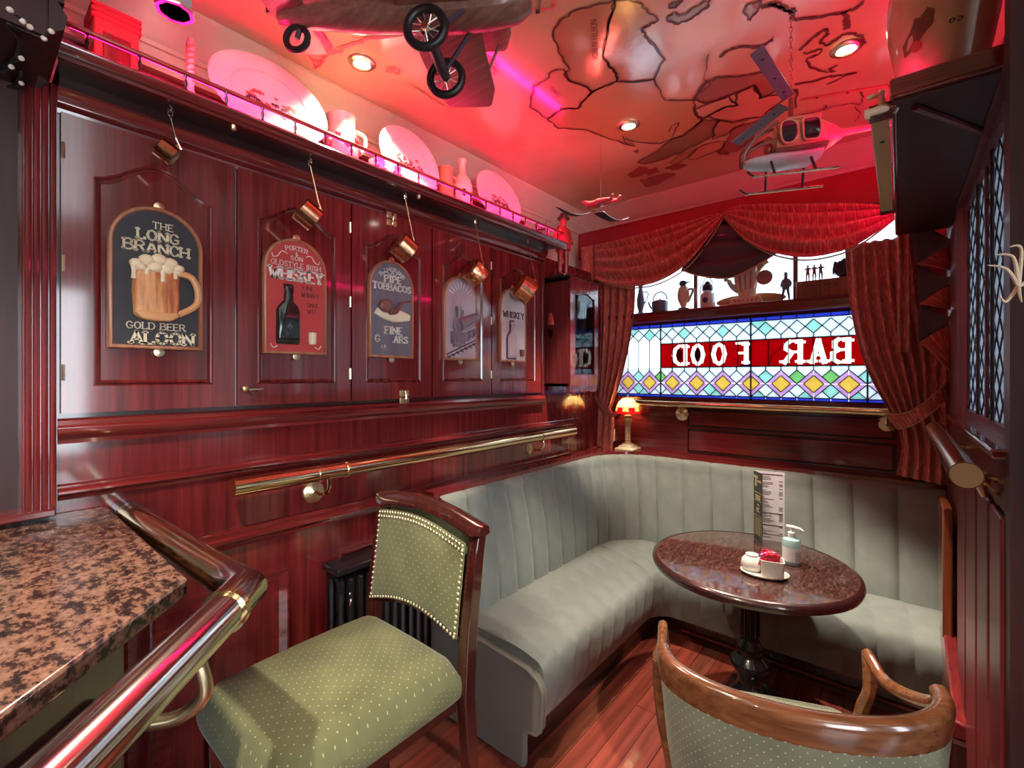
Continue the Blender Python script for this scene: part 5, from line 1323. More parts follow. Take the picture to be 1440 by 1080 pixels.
# ================================================================== hanging copper pans
pans = [(.398, (234,213), .030, .045), (.822, (432,301), .046, .066), (1.248, (567,348), .054, .070), (1.683, (667,383), .060, .075), (2.115, (737,406), .074, .090)]
labs = ['smallest copper pan hanging in front of the beer mug door', 'copper pan hanging above the red whiskey sign', 'copper pan hanging above the pipe tobacco sign', 'copper pan hanging above the locomotive sign', 'largest copper pan hanging over the pale bottle sign, showing its tinned inside']
for i, ((yy, cpx, br_, bh_), lab) in enumerate(zip(pans, labs)):
    hx = -1.655; top = Vector((hx, yy, 2.352)); mid = onX(*cpx, hx)
    o = thing('copper_pan', lab, 'pan', mid, 'copper pans hanging from the shelf')
    MB().tube([top + Vector((0,0,.006)), top, top+Vector((0,.006,-.008)), top+Vector((0,.006,-.016)), top+Vector((0,-.003,-.020)), top+Vector((0,-.006,-.012))], .002, 6).build('hook', M['steel'], o)
    ax = Vector(((.18, .10, .10, .12, .42)[i], .80, -.52)).normalized()        # base to mouth
    A = ax.to_track_quat('Z', 'X').to_matrix()
    up = (Vector((0,0,1)) - ax*ax.z).normalized()
    cc = mid - ax*bh_*.5
    best = mid + ax*bh_*.5 + up*br_
    loop = [top + Vector((0, .006*math.cos(a), -.022+.010*math.sin(a))) for a in [k*PI/5 for k in range(11)]]
    MB().tube(loop, .0016, 5).tube(smoothpath([top + Vector((0,0,-.031)), top.lerp(best, .55) + Vector((0,-.006,0)), best + Vector((0,-.012,.03)), best + up*.002], 6), [.0024]*6+[.0028]*6+[.0034]*7, 8).build('handle', M['steel'] if i == 0 else M['copper'], o)
    MB().lathe([(0,-.001),(br_*.93,0),(br_,.004),(br_,bh_),(br_*1.04,bh_+.002),(br_*.96,bh_)], cc, 28, M=A, caps=False).build('pan_body', M['copper'], o, smooth=50)
    MB().lathe([(br_*.965,bh_*.995),(br_*.955,.006),(0,.004)], cc, 28, M=A, caps=False).build('tin_lining', M['tin'], o, smooth=50)
    MB().ell(best - ax*.012 + up*.003, (.008,.006,.006), 8, 5).build('rivet', M['brass'], o)
# ================================================================== curtains
CYV = 3.06    # plane of the valance
def curve(pts, n=40):
    q = smoothpath(pts, 8); P = Path(q)
    return lambda u: P.at(u*P.l[-1])
def swag(mb, top, bot, folds, amp, front=.05, seed=0, ph=0.0):
    T, B = curve(top), curve(bot)
    def fn(u, v):
        a, b = T(u), B(u); p = a.lerp(b, v)
        env = math.sin(PI*min(1, max(0, u)))**.6
        w = amp*env*(math.sin(2*PI*folds*(v**.85) + ph + 1.2*math.sin(PI*u)))
        p.y -= front*env*math.sin(PI*v*.75) + w
        p.z += .25*w
        return p
    mb.grid(fn, 44, 60, 1.0, .5); return mb
def V(px, py, Y=CYV): return onY(px, py, Y)
va = thing('window_valance', 'rust red swagged valance across the top of the stained glass window', 'curtain', (-.8, CYV, 2.4))
swag(MB(), [V(834,345), V(880,337), V(940,321), V(1000,303), V(1016,300)], [V(836,392), V(862,402), V(895,405), V(930,398), V(968,375), V(1000,335), V(1019,303)], 4.2, .026).build('swag', M['curtain'], va, smooth=80, solid=.003)
swag(MB(), [V(1014,300), V(1040,290), V(1120,290), V(1200,288), V(1262,290)], [V(1015,303), V(1045,335), V(1080,356), V(1130,366), V(1180,358), V(1215,341), V(1266,302)], 4.0, .028).build('swag', M['curtain'], va, smooth=80, solid=.003)
swag(MB(), [V(985,318, CYV+.03), V(1018,300, CYV+.03), V(1050,318, CYV+.03)], [V(958,380, CYV+.03), V(985,388, CYV+.03), V(1025,391, CYV+.03), V(1060,376, CYV+.03), V(1092,356, CYV+.03)], 3.6, .018, .03).build('swag', M['lining'], va, smooth=80, solid=.003)
for q in ([V(836,392), V(862,402), V(895,405), V(930,398), V(968,375), V(1000,335), V(1019,303)], [V(1045,335), V(1080,356), V(1130,366), V(1180,358), V(1215,341), V(1266,302)], [V(958,380), V(985,388), V(1025,391), V(1060,376), V(1092,356)]):
    MB().tube([p + Vector((0,-.003,0)) for p in smoothpath(q, 6)], .0045, 6).build('swag_edging', M['fringe'], va)
MB().box(-1.80, .14, CYV+.015, CYV+.20, 2.435, 2.455).build('pelmet_board', M['mahog_dk'], va)
# small tail on the left
MB().grid(lambda u, v: Vector((-1.86+.10*u, CYV-.02-.02*math.sin(6*u)*v, 2.53-.28*v*(.75+.25*u))), 12, 12, .15, .3).build('tail', M['curtain'], va, smooth=80, solid=.004)
# cascading jabot on the right, pleated zig zag showing its lining
def jab(u, v, dx=0):
    return None
zz = [(1275,300),(1343,340),(1288,372),(1343,392),(1292,428),(1343,448),(1292,482),(1343,500)]
for i in range(0, 6):
    a, b, c = zz[i], zz[i+1], zz[i+2]
    Yj = CYV - .03 + .004*i
    A_, B_, C_ = onY(*a, Yj), onY(*b, Yj-.05), onY(*c, Yj)
    mb = MB()
    if i % 2 == 0:
        D_ = onY(1262, a[1]+20, Yj); 
        mb.grid(lambda u, v: A_.lerp(B_, u).lerp(C_.lerp(B_, u*.98), v) + Vector((0, .015*math.sin(PI*u), 0)), 10, 6, .2, .1).build('jabot_lining', M['lining'], va, smooth=80, solid=.003)
    else:
        mb.grid(lambda u, v: A_.lerp(B_, u*.98).lerp(C_.lerp(onY(1345, (b[1]+c[1])/2+ (40 if i == 5 else 0), Yj-.05), 1-u if False else u), v) + Vector((0, -.02*math.sin(PI*v), 0)), 10, 8, .2, .12).build('jabot_fold', M['curtain'], va, smooth=80, solid=.003)
mb = MB().grid(lambda u, v: onY(1262+18*u*(1), 300 + (495-300)*v, CYV-.02) + Vector((0, -.012*math.sin(9*u), 0)), 10, 16, .1, .8); mb.build('jabot_edge', M['curtain'], va, smooth=80, solid=.003)
# side curtains
def drape(mb, left, right, folds, amp, Yf, lenv=1.2, wid=.5):
    Lc, Rc = curve(left), curve(right)
    def fn(u, v):
        p = Lc(v).lerp(Rc(v), u); w = (Rc(v)-Lc(v)).length
        p.y += amp*min(1, w/.18)*math.sin(2*PI*folds*u + .6*math.sin(4*v)) ; return p
    return mb.grid(fn, 60, 40, wid, lenv)
CY2 = 3.16
c2 = lambda px, py: onY(px, py, CY2)
cl_ = thing('side_curtain', 'rust red curtain tied back at the left side of the window', 'curtain', (-1.7, CY2, 1.0), 'window side curtains')
drape(MB(), [c2(843,380), c2(844,450), c2(842,530), c2(838,580)], [c2(893,390), c2(892,440), c2(880,510), c2(858,578)], 4.5, .016, CY2).build('upper_drop', M['curtain'], cl_, smooth=80, solid=.003)
drape(MB(), [c2(838,570), c2(836,600), c2(832,636)], [c2(858,573), c2(863,590), c2(861,637)], 3, .012, CY2, .4, .3).build('lower_drop', M['curtain'], cl_, smooth=80, solid=.003)
MB().tube(smoothpath([c2(836,545)+Vector((0,-.03,0)), c2(846,566)+Vector((0,-.045,0)), c2(862,584)+Vector((0,-.03,0)), c2(876,570)+Vector((0,0,0))], 6), [.006]*19, 8, sq=(3.2, 1)).build('tie_band', M['curtain'], cl_)
cr_ = thing('side_curtain', 'rust red pleated curtain tied back at the right side of the window', 'curtain', (.02, CY2, 1.0), 'window side curtains')
c3 = lambda px, py: onY(px, py, CY2-.04)
drape(MB(), [c3(1188,345), c3(1196,430), c3(1215,510), c3(1258,592)], [c3(1292,330), c3(1303,430), c3(1312,510), c3(1308,585)], 6.5, .018, CY2).build('upper_drop', M['curtain'], cr_, smooth=80, solid=.003)
drape(MB(), [c3(1262,590), c3(1268,630), c3(1261,668)], [c3(1312,560), c3(1333,610), c3(1334,684)], 4.5, .016, CY2, .4, .3).build('lower_drop', M['curtain'], cr_, smooth=80, solid=.003)
drape(MB(), [c3(1308,480), c3(1306,540), c3(1303,590)], [c3(1340,480), c3(1342,540), c3(1338,600)], 2.5, .012, CY2, .4, .2).build('return_drop', M['curtain'], cr_, smooth=80, solid=.003)
MB().grid(lambda u, v: curve([onY(1244,582,CY2-.09), onY(1275,580,CY2-.11), onY(1312,556,CY2-.11), onY(1345,522,CY2-.02)])(u).lerp(curve([onY(1262,604,CY2-.09), onY(1288,596,CY2-.11), onY(1320,572,CY2-.11), onY(1343,548,CY2-.02)])(u), v), 24, 5, .4, .08).build('tie_band', M['curtain'], cr_, smooth=80, solid=.006)
for k in (0, 1):
    e = [(1244,582),(1275,580),(1312,556),(1345,522)] if k == 0 else [(1262,604),(1288,596),(1320,572),(1343,548)]
    MB().tube(smoothpath([onY(*e[0], CY2-.092), onY(*e[1], CY2-.113), onY(*e[2], CY2-.113), onY(*e[3], CY2-.022)], 6), .003, 6).build('tie_piping', M['fringe'], cr_)

# ================================================================== Tiffany style lamp and socket on the ledge
lc = Vector((-1.50, 3.14, 1.0055))
lc = onZ(883, 632, 1.0055); lc.y = min(lc.y, 3.19)
la = thing('table_lamp', 'small leaded glass shade lamp on a carved stone column, standing on the ledge', 'lamp', lc)
MB().loft([[lc + Vector((s1*w, s2*w, z)) for s1, s2 in ((-1,-1),(1,-1),(1,1),(-1,1))] for w, z in ((.072,0),(.072,.012),(.05,.022),(.05,.03),(.032,.036),(.032,.045))]).build('base', M['cream'], la, bevel=.002)
MB().lathe([(.026,.045),(.026,.055),(.021,.06),(.024,.20),(.029,.205),(.033,.215),(.033,.225),(.022,.23),(.028,.245),(.028,.252),(.012,.258),(.010,.30)], lc, 8).build('column', M['ochre'], la, smooth=30)
cv = MB()
for i in range(9): cv.ell(lc+Vector((.0,-.022,.075+i*.014)), (.012,.006,.006), 6, 4).ell(lc+Vector((.018,-.012,.075+i*.014)), (.006,.008,.006), 6, 4)
cv.build('carving', M['cream'], la)
def lampglass(n, c): 
    m = stained(n, c, .1); return m
LG = [stained('lamp amber glass', (.8,.66,.4), .05), stained('lamp red glass', (.62,.06,.12), .05), stained('lamp cream glass', (.85,.8,.62), .05)]
shp = [(.020,.385),(.045,.375),(.068,.35),(.084,.315),(.092,.285),(.090,.268)]
rows = [0, 2, 2, 0, 1, 2]
for i in range(5):
    for j in range(12):
        a0, a1 = 2*PI*j/12+.015, 2*PI*(j+1)/12-.015
        (r0, z0), (r1, z1) = shp[i], shp[i+1]
        p = [lc+Vector((r0*math.cos(a0), r0*math.sin(a0), z0-.001)), lc+Vector((r0*math.cos(a1), r0*math.sin(a1), z0-.001)), lc+Vector((r1*math.cos(a1), r1*math.sin(a1), z1+.001)), lc+Vector((r1*math.cos(a0), r1*math.sin(a0), z1+.001))]
        MB().add(p, [(0,1,2,3)]).build('shade_pane', LG[rows[i] if (i != 3 or j % 2) else 1], la, smooth=0, solid=.002)
ldm = MB()
for j in range(12):
    a = 2*PI*j/12; ldm.tube([lc+Vector((r*math.cos(a), r*math.sin(a), z)) for r, z in shp], .0013, 4)
for r, z in shp: ldm.tube([lc+Vector((r*math.cos(k*PI/12), r*math.sin(k*PI/12), z)) for k in range(25)], .0013, 4)
ldm.build('shade_lead', M['brass'], la); MB().lathe([(.02,.384),(.02,.39),(.006,.396),(.008,.405),(0,.41)], lc, 12).build('finial', M['brass'], la)
MB().ell(lc+Vector((0,0,.32)), .02, 12, 8).build('light_bulb', mat('warm lit bulb', (1,.9,.7), .4, emit=(1,.62,.28), es=6), la)
ld_ = bpy.data.lights.new('lamp_glow', 'POINT'); ld_.energy = 2.2; ld_.color = (1,.62,.32); ld_.shadow_soft_size = .03
lo_ = bpy.data.objects.new('lamp_glow', ld_); COL.objects.link(lo_); lo_.parent = la; lo_.location = (0,0,.345)
so_c = onY(857, 612, YB-.05)
sk = thing('wall_socket', 'white plug socket with a plug behind the small lamp', 'socket', so_c)
MB().box(so_c.x-.05, so_c.x+.05, so_c.y-.012, so_c.y, so_c.z-.04, so_c.z+.05).build('socket_plate', M['plasticw'], sk, bevel=.004)
MB().box(so_c.x-.045, so_c.x+.045, so_c.y-.05, so_c.y-.012, so_c.z-.055, so_c.z-.01).build('plug', M['plasticw'], sk, bevel=.008)
for dx in (-.02, .02): MB().box(so_c.x+dx-.004, so_c.x+dx+.004, so_c.y-.0135, so_c.y-.012, so_c.z+.015, so_c.z+.03).build('pin_hole', M['black'], sk)

# ================================================================== small glazed cabinet in the corner
gy0, gy1, gx, gz0, gz1 = 2.455, 2.80, -1.60, 1.485, 2.175
gc = thing('corner_cabinet', 'small glazed wall cabinet in the corner, holding books, under the figurine', 'cabinet', (W+.09, 2.62, gz0))
bx_ = MB().box(W, gx, gy0, gy0+.018, gz0, gz1).box(W, gx, gy1-.018, gy1, gz0, gz1).box(W, gx, gy0, gy1, gz0, gz0+.018).box(W, gx, gy0, gy1, gz1-.018, gz1).box(W, W+.008, gy0, gy1, gz0, gz1)
bx_.build('body', M['mahog_rt'], gc)
MB().box(W+.01, gx-.01, gy0+.02, gy1-.02, 1.80, 1.815).build('inner_shelf', M['mahog_dk'], gc)
MB().loft([[Vector((W, y-.0, gz1)), Vector((gx+u, y, gz1)), Vector((gx+u, y, gz1+.012)), Vector((W, y, gz1+.012))] for y, u in ((gy0-.02, .02), (gy1+.02, .02))]).build('crown', M['mahog_dk'], gc)
NAo = NA
q0 = rect_out(gy0, gy1, gz0, gz1); q1 = arch_out(gy0+.055, gy1-.045, gz0+.075, gz1-.11, .03)
dr = MB().loft([[Vector((x, y, z)) for y, z in q] for x, q in ((gx, q0), (gx+.018, q0), (gx+.018, q1), (gx+.006, q1))], caps=False).build('door', M['mahog'], gc, smooth=25)
MB().prism([Vector((gx+.007, y, z)) for y, z in q1], (.003, 0, 0)).build('door_pane', mat('cabinet glass', (.9,.93,.95), .03, trans=1, ior=1.25), dr, smooth=0)
sk2 = [(gy0, gz0), (gy0, gz0-.03)] + [(gy0 + (gy1-gy0)*i/24, gz0-.03-.012*abs(math.sin(PI*3*i/24))) for i in range(1, 24)] + [(gy1, gz0-.03), (gy1, gz0)]
MB().prism([Vector((gx-.01, y, z)) for y, z in sk2], (.02, 0, 0)).build('scalloped_apron', M['mahog'], gc, smooth=0)
random.seed(21)
for zz_, y in ((1.816, 2.505), (1.504, 2.60)):
    while y < 2.765:
        w_ = random.uniform(.02, .036); h_ = random.uniform(.19, .26); dd = random.uniform(.10, .13)
        c_ = random.choice([(.25,.12,.2),(.3,.25,.3),(.12,.1,.2),(.4,.3,.35),(.2,.05,.08)])
        nm_ = {(.25,.12,.2):'plum',(.3,.25,.3):'grey',(.12,.1,.2):'navy',(.4,.3,.35):'mauve',(.2,.05,.08):'maroon'}[c_]
        b_ = thing('book', 'upright book inside the glazed corner cabinet', 'book', (W+.012, y, zz_), 'books in the corner cabinet')
        MB().box(W+.012, W+.012+dd, y, y+w_-.002, zz_, zz_+h_).build('book_cover', mat(nm_+' book cloth', c_, .5), b_, bevel=.003)
        MB().box(W+.014, W+.010+dd, y+.003, y+w_-.005, zz_+h_-.0005, zz_+h_+.0004).build('page_block', M['letter'], b_)
        y += w_
# ---- hanging tulip ornament on the wall left of the cabinet
oc = onY(776, 440, 2.44); ox_ = W+.05; oc = onX(776, 440, ox_)
to = thing('wall_ornament', 'red tulip glass ornament hanging on a cord left of the glazed cabinet', 'ornament', oc)
MB().tube([oc+Vector((0,0,.20)), oc+Vector((0,.003,.06)), oc], .0025, 6).build('cord', M['redgloss'], to)
MB().lathe([(.006,.02),(.022,-.01),(.03,-.05),(.034,-.08),(.028,-.075),(.018,-.03),(0,0)], oc, 12).build('tulip_shade', M['redgloss'], to, smooth=60)
MB().lathe([(.012,-.085),(.016,-.095),(.008,-.105),(.030,-.115),(.010,-.20),(.014,-.25),(.004,-.26),(.003,-.31)], oc, 14).build('glass_drop', M['glass'], to, smooth=60)
MB().tube(smoothpath([oc+Vector((0,0,-.30)), oc+Vector((.012,.012,-.33)), oc+Vector((.004,.02,-.36)), oc+Vector((-.004,.008,-.355))], 5), .003, 6).build('tail_hook', M['pale_brass'], to)

# ================================================================== figurines
def figure(name, label, base, h, m, pose, cat='figurine', group=None, extra=None, root=None):
    o = root or thing(name, label, cat, base, group)
    J = dict(pel=(0,0,.50), waist=(0,0,.58), chest=(0,.01,.70), neck=(0,0,.80), head=(0,-.01,.88), top=(0,-.01,.97),
             shl=(.10,0,.76), ell=(.15,0,.62), hal=(.15,-.05,.50), shr=(-.10,0,.76), elr=(-.15,0,.62), har=(-.15,-.05,.50),
             hil=(.05,0,.47), knl=(.065,0,.26), anl=(.065,.01,.05), tol=(.075,-.07,.02), hir=(-.05,0,.47), knr=(-.065,0,.26), anr=(-.065,.01,.05), tor=(-.075,-.07,.02))
    J.update(pose or {})
    ks_ = list(J); Mx = extra or Matrix.Identity(3)
    pts = [Vector(base) + Mx @ (Vector(J[k])*h) for k in ks_]
    E_ = [('pel','waist'),('waist','chest'),('chest','neck'),('neck','head'),('head','top'),('chest','shl'),('shl','ell'),('ell','hal'),('chest','shr'),('shr','elr'),('elr','har'),('pel','hil'),('hil','knl'),('knl','anl'),('anl','tol'),('pel','hir'),('hir','knr'),('knr','anr'),('anr','tor')]
    rad = dict(pel=.085, waist=.075, chest=.095, neck=.035, head=.06, top=.045, shl=.045, ell=.036, hal=.026, shr=.045, elr=.036, har=.026, hil=.062, knl=.045, anl=.032, tol=.022, hir=.062, knr=.045, anr=.032, tor=.022)
    skin('figure_body', pts, [(ks_.index(a), ks_.index(b)) for a, b in E_], [rad[k]*h for k in ks_], m, o)
    return o, (lambda k: Vector(base) + Mx @ (Vector(J[k])*h))
Mz = Matrix.Rotation(R(75), 3, 'Z')
fo, jf = figure('figurine', 'standing figurine of a man with red glow in its colour on top of the glazed corner cabinet', Vector((-1.66, 2.49, 2.190)), .40, M['redgloss'], dict(ell=(.17,.02,.62), hal=(.12,-.08,.52), elr=(-.17,.02,.62), har=(-.10,-.09,.50)), extra=Mz)  # body colour carries the red LED light
MB().lathe([(0,0),(.07,0),(.07,.008),(.06,.012),(0,.012)], (-1.66, 2.49, 2.187), 18).build('stand', M['mahog_dk'], fo)
hp = jf('top'); MB().lathe([(.04,-.02),(.041,-.012),(.026,-.008),(.024,.014),(0,.018)], hp, 16).build('hat', M['mahog_dk'], fo)
MB().lathe([(.052,0),(.056,.04),(.05,.10),(.03,.14),(.0,.15)], jf('pel')+Vector((0,0,-.035)), 14, ax=(1,.8)).build('jacket', M['redwall'], fo, smooth=60)
# small flying figure hung from the ceiling
fb = onZ(845, 285, 2.44)
ff = thing('flying_figure', 'small flying winged figure hanging from the ceiling near the corner', 'figurine', fb)
Mf = Matrix.Rotation(R(60), 3, 'Z') @ Matrix.Rotation(R(-78), 3, 'X')
figure('', '', fb + Mf @ Vector((0,0,-.15)), .30, M['redgloss'], dict(ell=(.12,-.04,.86), hal=(.10,-.06,1.02), elr=(-.12,-.04,.86), har=(-.10,-.06,1.02)), extra=Mf, root=ff)
for s in (1, -1):
    w0 = fb + Mf @ Vector((0,.02,.04))
    MB().grid(lambda u, v, s=s: w0 + Mf @ Vector((s*(.02+.20*u), .02+.03*math.sin(PI*u), .06*(1-.6*u)-.10*v*(1-u)**.6)), 12, 6, .2, .1).build('wing', M['darkfig'], ff, smooth=80, solid=.003)
MB().tube([fb+Vector((0,0,.03)), (fb.x, fb.y, ZT)], .0012, 4).build('hanging_wire', M['steel'], ff)

# ================================================================== model biplane
F = Vector((.83, .55, 0)).normalized(); L_ = Vector((-F.y, F.x, 0))
PC = Vector((-1.05, .905, 2.50))
def pl(f, l, z): return PC + F*f + L_*l + Vector((0,0,z))
M['planewood'] = wood('dark stained model wood', (.13, .06, .045), (.30, .15, .11), 'X', rough=.4, coat=.2)
ap = thing('model_biplane', 'large dark wooden model biplane with spoked wheels hanging under the ceiling', 'model aeroplane', PC)
def fus(f, w, zb, zt): return [pl(f, l*w, z) for l, z in ((-1, (zb+zt)/2), (-.75, zb+.012), (-.3, zb), (.3, zb), (.75, zb+.012), (1, (zb+zt)/2), (.7, zt-.01), (0, zt), (-.7, zt-.01))]
MB().loft([fus(-.50,.012,.135,.18), fus(-.40,.035,.115,.19), fus(-.20,.055,.09,.21), fus(.0,.065,.08,.225), fus(.15,.065,.08,.225), fus(.24,.058,.09,.215), fus(.28,.04,.11,.195)]).build('fuselage', M['planewood'], ap, smooth=50)
def wing(f0, f1, l0, l1, z, t=.014):
    n = 10; rings = []
    for i in range(n+1):
        l = l0+(l1-l0)*i/n; k = 1 - .25*max(0, (abs(2*i/n-1)-.8)/.2)**2
        fm, hc = (f0+f1)/2, (f1-f0)/2*k
        rings.append([pl(fm+hc*u, l, z+t*v) for u, v in ((-1,0),(-.5,.35),(.3,.8),(.85,.5),(1,0),(.85,-.45),(.3,-.35),(-.5,-.15))])
    return MB().loft(rings)
wing(-.10, .12, -.50, .46, .115).build('lower_wing', M['planewood'], ap, smooth=60)
wing(-.02, .19, -.42, .36, .258).build('upper_wing', M['planewood'], ap, smooth=60)
wing(-.52, -.40, -.18, .18, .165, .008).build('tailplane', M['planewood'], ap, smooth=60)
MB().prism([pl(-.54,-.004,.17), pl(-.40,-.004,.18), pl(-.46,-.004,.27), pl(-.54,-.004,.26)], L_*.008).build('fin', M['planewood'], ap)
for l in (-.33, -.16, .16, .33):
    MB().tube([pl(.0, l, .12), pl(.07, l, .255)], .005, 6).build('strut', M['planewood'], ap)
    MB().tube([pl(.08, l, .12), pl(.14, l, .255)], .005, 6).build('strut', M['planewood'], ap)
MB().tube([pl(0,-.098,0), pl(0,.098,0)], .017, 12).build('axle', M['darkfig'], ap)
for s in (-1, 1):
    MB().tube([pl(0, s*.08, 0), pl(-.03, s*.045, .09)], .007, 6).build('gear_leg', M['darkfig'], ap)
    MB().tube([pl(0, s*.08, 0), pl(.09, s*.045, .09)], .007, 6).build('gear_leg', M['darkfig'], ap)
    c = pl(0, s*.108, 0)
    def ringpt(a, r, o=0): return c + F*r*math.cos(a) + Vector((0,0,r*math.sin(a))) + L_*o
    wh = MB().tube([ringpt(k*PI/16, .052) for k in range(32)], .0125, 10, closed=True).build('wheel', M['black'], ap, smooth=60)
    hubm = MB().tube([c - L_*.014, c + L_*.014], .010, 10)
    hubm.build('hub', M['brass'], wh); spk = MB()
    for k in range(12): spk.tube([ringpt(k*PI/6, .008, .008*(-1)**k), ringpt(k*PI/6+.15, .044)], .0018, 5)
    spk.build('spokes', M['tin'], wh); MB().tube([ringpt(k*PI/16, .0425) for k in range(32)], .003, 6, closed=True).build('wheel_rim', M['darkfig'], wh)
c = pl(-.44, 0, .085)
MB().tube([c + F*.035*math.cos(k*PI/12) + Vector((0,0,.035*math.sin(k*PI/12))) for k in range(24)], .010, 8, closed=True).build('tail_wheel', M['black'], ap)
MB().tube([c, pl(-.42,.0,.14)], .008, 6).build('tail_leg', M['darkfig'], ap)
for l, in ((.0,),):
    MB().tube([pl(.29,0,.155), pl(.315,0,.155)], .016, 10).build('propeller_hub', M['brass'], ap)
    MB().loft([[pl(.305+.006*b, a*math.cos(.9)+b*.0, .155+a*math.sin(.9)+b*w) for b, w in ((-1,.008),(1,.008),(1,-.008),(-1,-.008))] for a in (-.17,-.12,-.04,.04,.12,.17)]).build('propeller', M['oak'], ap, smooth=50)
for f, l in ((.05,.0), (-.3,.0)): MB().tube([pl(f,l,.2), (pl(f,l,0).x, pl(f,l,0).y, ZT)], .0015, 5).build('hanging_wire', M['steel'], ap)

# ================================================================== model helicopter
hc0 = onZ(1112, 205, 2.36)
he = thing('model_helicopter', 'cream and brown model helicopter hanging near the curtain', 'model helicopter', hc0)
HA = Matrix.Rotation(R(22), 3, 'Z')    # local +x tail, -x nose, y away
def hp_(x, y, z): return hc0 + HA @ Vector((x, y, z))
M['helicream'] = noisy(mat('weathered cream tin', (.62,.50,.30), .4, coat=.2), (20,20,20), [(.3,(.5,.38,.22)),(.7,(.68,.56,.36))])
def hring(x, ry, zt, zb, n=20): return [hp_(x, ry*math.cos(2*PI*j/n), (zt+zb)/2 + (zt-zb)/2*math.sin(2*PI*j/n)) for j in range(n)]
MB().loft([hring(-.055,.062,.070,-.055), hring(.0,.070,.082,-.060), hring(.05,.070,.080,-.055), hring(.09,.060,.068,-.040), hring(.13,.040,.045,-.015), hring(.155,.018,.026,.004)]).build('cabin_shell', M['helicream'], he, smooth=60)
MB().loft([hring(-.15,.022,-.036,-.058), hring(-.12,.045,-.03,-.068), hring(-.05,.06,-.028,-.076), hring(.05,.06,-.03,-.074), hring(.09,.045,-.024,-.055)]).build('belly', mat('pale blue belly', (.55,.6,.66), .3, coat=.3), he, smooth=60)
MB().loft([hring(-.06,.0715,-.022,-.045), hring(.0,.0725,-.022,-.05), hring(.06,.071,-.020,-.045), hring(.10,.058,-.014,-.035)]).build('brown_band', M['planewood'], he, smooth=60)
def oval(cx, cz, rx, rz, n=16, pw=1): return [(cx+rx*math.copysign(abs(math.cos(2*PI*k/n))**pw, math.cos(2*PI*k/n)), cz+rz*math.copysign(abs(math.sin(2*PI*k/n))**pw, math.sin(2*PI*k/n))) for k in range(n)]
for cx_, rx_, rz_, p_ in ((-.022,.026,.042,.8), (.045,.026,.040,.5)):
    ov = oval(cx_, .022, rx_, rz_, 20, p_)
    def sy_(x, z): return -.0725*math.sqrt(max(.05, 1-((z-.012)/.075)**2)) - .001
    MB().grid(lambda u, v: (lambda x, z: hp_(x, sy_(x, z)-.003, z))(cx_ + v*(ov[round(u*20) % 20][0]-cx_), .022 + v*(ov[round(u*20) % 20][1]-.022)), 20, 4).build('side_window', M['smoke'], he, smooth=60)
    MB().tube([hp_(x, sy_(x, z)-.003, z) for x, z in ov], .0035, 6, closed=True).build('window_frame', M['helicream'], he)
# open nose frames
for y in (-.045, .045):
    MB().tube(smoothpath([hp_(-.05, y*1.3, .062), hp_(-.10, y*1.1, .04), hp_(-.145, y*.8, -.01), hp_(-.155, y*.6, -.045)], 5), .006, 8).build('nose_frame', M['planewood'], he)
    MB().tube(smoothpath([hp_(-.055, y*1.4, .0), hp_(-.11, y*1.1, -.008), hp_(-.148, y*.7, -.02)], 5), .006, 8).build('nose_frame', M['planewood'], he)
MB().tube(smoothpath([hp_(-.05, 0, .07), hp_(-.11, 0, .045), hp_(-.158, 0, -.005), hp_(-.16, 0, -.05)], 5), .005, 8).build('nose_frame', M['planewood'], he)
MB().ell(hp_(-.075, -.02, -.01), (.016,.016,.022), 10, 7).ell(hp_(-.075, -.02, .02), .013, 10, 7).build('pilot', M['redgloss'], he, smooth=60)
MB().box(-.02,.09,-.02,.02,.080,.094).xf(frame(HA, hc0)).build('rotor_fairing', M['helicream'], he, bevel=.004)
MB().tube([hp_(-.0,0,.08), hp_(-.0,0,.165)], .008, 10).build('mast', M['planewood'], he)
for ang, ln in ((-95, .36), (22, .34), (140, .30)):
    d = Matrix.Rotation(R(ang), 3, 'Z') @ Vector((1,0,0)); n = Vector((-d.y, d.x, 0)); h0 = hp_(0,0,.155)
    MB().loft([[h0 + d*t + n*w*.018 + Vector((0,0,zz_+.006*w)) for w, zz_ in ((-1,0),(-1,.003),(1,.003),(1,0))] for t in (.03, .09, ln)]).build('rotor_blade', M['slate'] if ang != 22 else M['redgloss'], he)
    for t in (.08, ln*.5, ln*.85): MB().ell(h0+d*t+Vector((0,0,-.001)), (.005,.005,.002), 8, 4).build('rivet', M['black'], he)
MB().tube([hp_(.13,0,.02), hp_(.40,.0,.035)], [.014,.006], 10).build('tail_boom', M['helicream'], he)
MB().prism([hp_(.37,-.002,.03), hp_(.41,-.002,.03), hp_(.43,-.002,.10), hp_(.40,-.002,.10)], HA @ Vector((0,.004,0))).build('tail_fin', M['redgloss'], he)
for y in (-.08, .08):
    MB().tube(smoothpath([hp_(-.15, y, -.105), hp_(-.13, y, -.122), hp_(-.10, y, -.125), hp_(.12, y, -.125)], 5), .0045, 8).build('skid', M['steel'], he)
    for x in (-.07, .05): MB().tube([hp_(x, y*.5, -.06), hp_(x+.005, y, -.124)], .0045, 6).build('skid_strut', M['darkfig'], he)
ch = MB(); p0 = hp_(0,0,.165); nl_ = int((ZT-p0.z)/.018)
for k in range(nl_): ch.tube([p0+Vector((.005*math.cos(a)*(k % 2), .005*math.cos(a)*((k+1) % 2), .010+k*.018+.011*math.sin(a))) for a in [q*PI/4 for q in range(9)]], .0014, 4)
ch.build('chain', M['steel'], he)

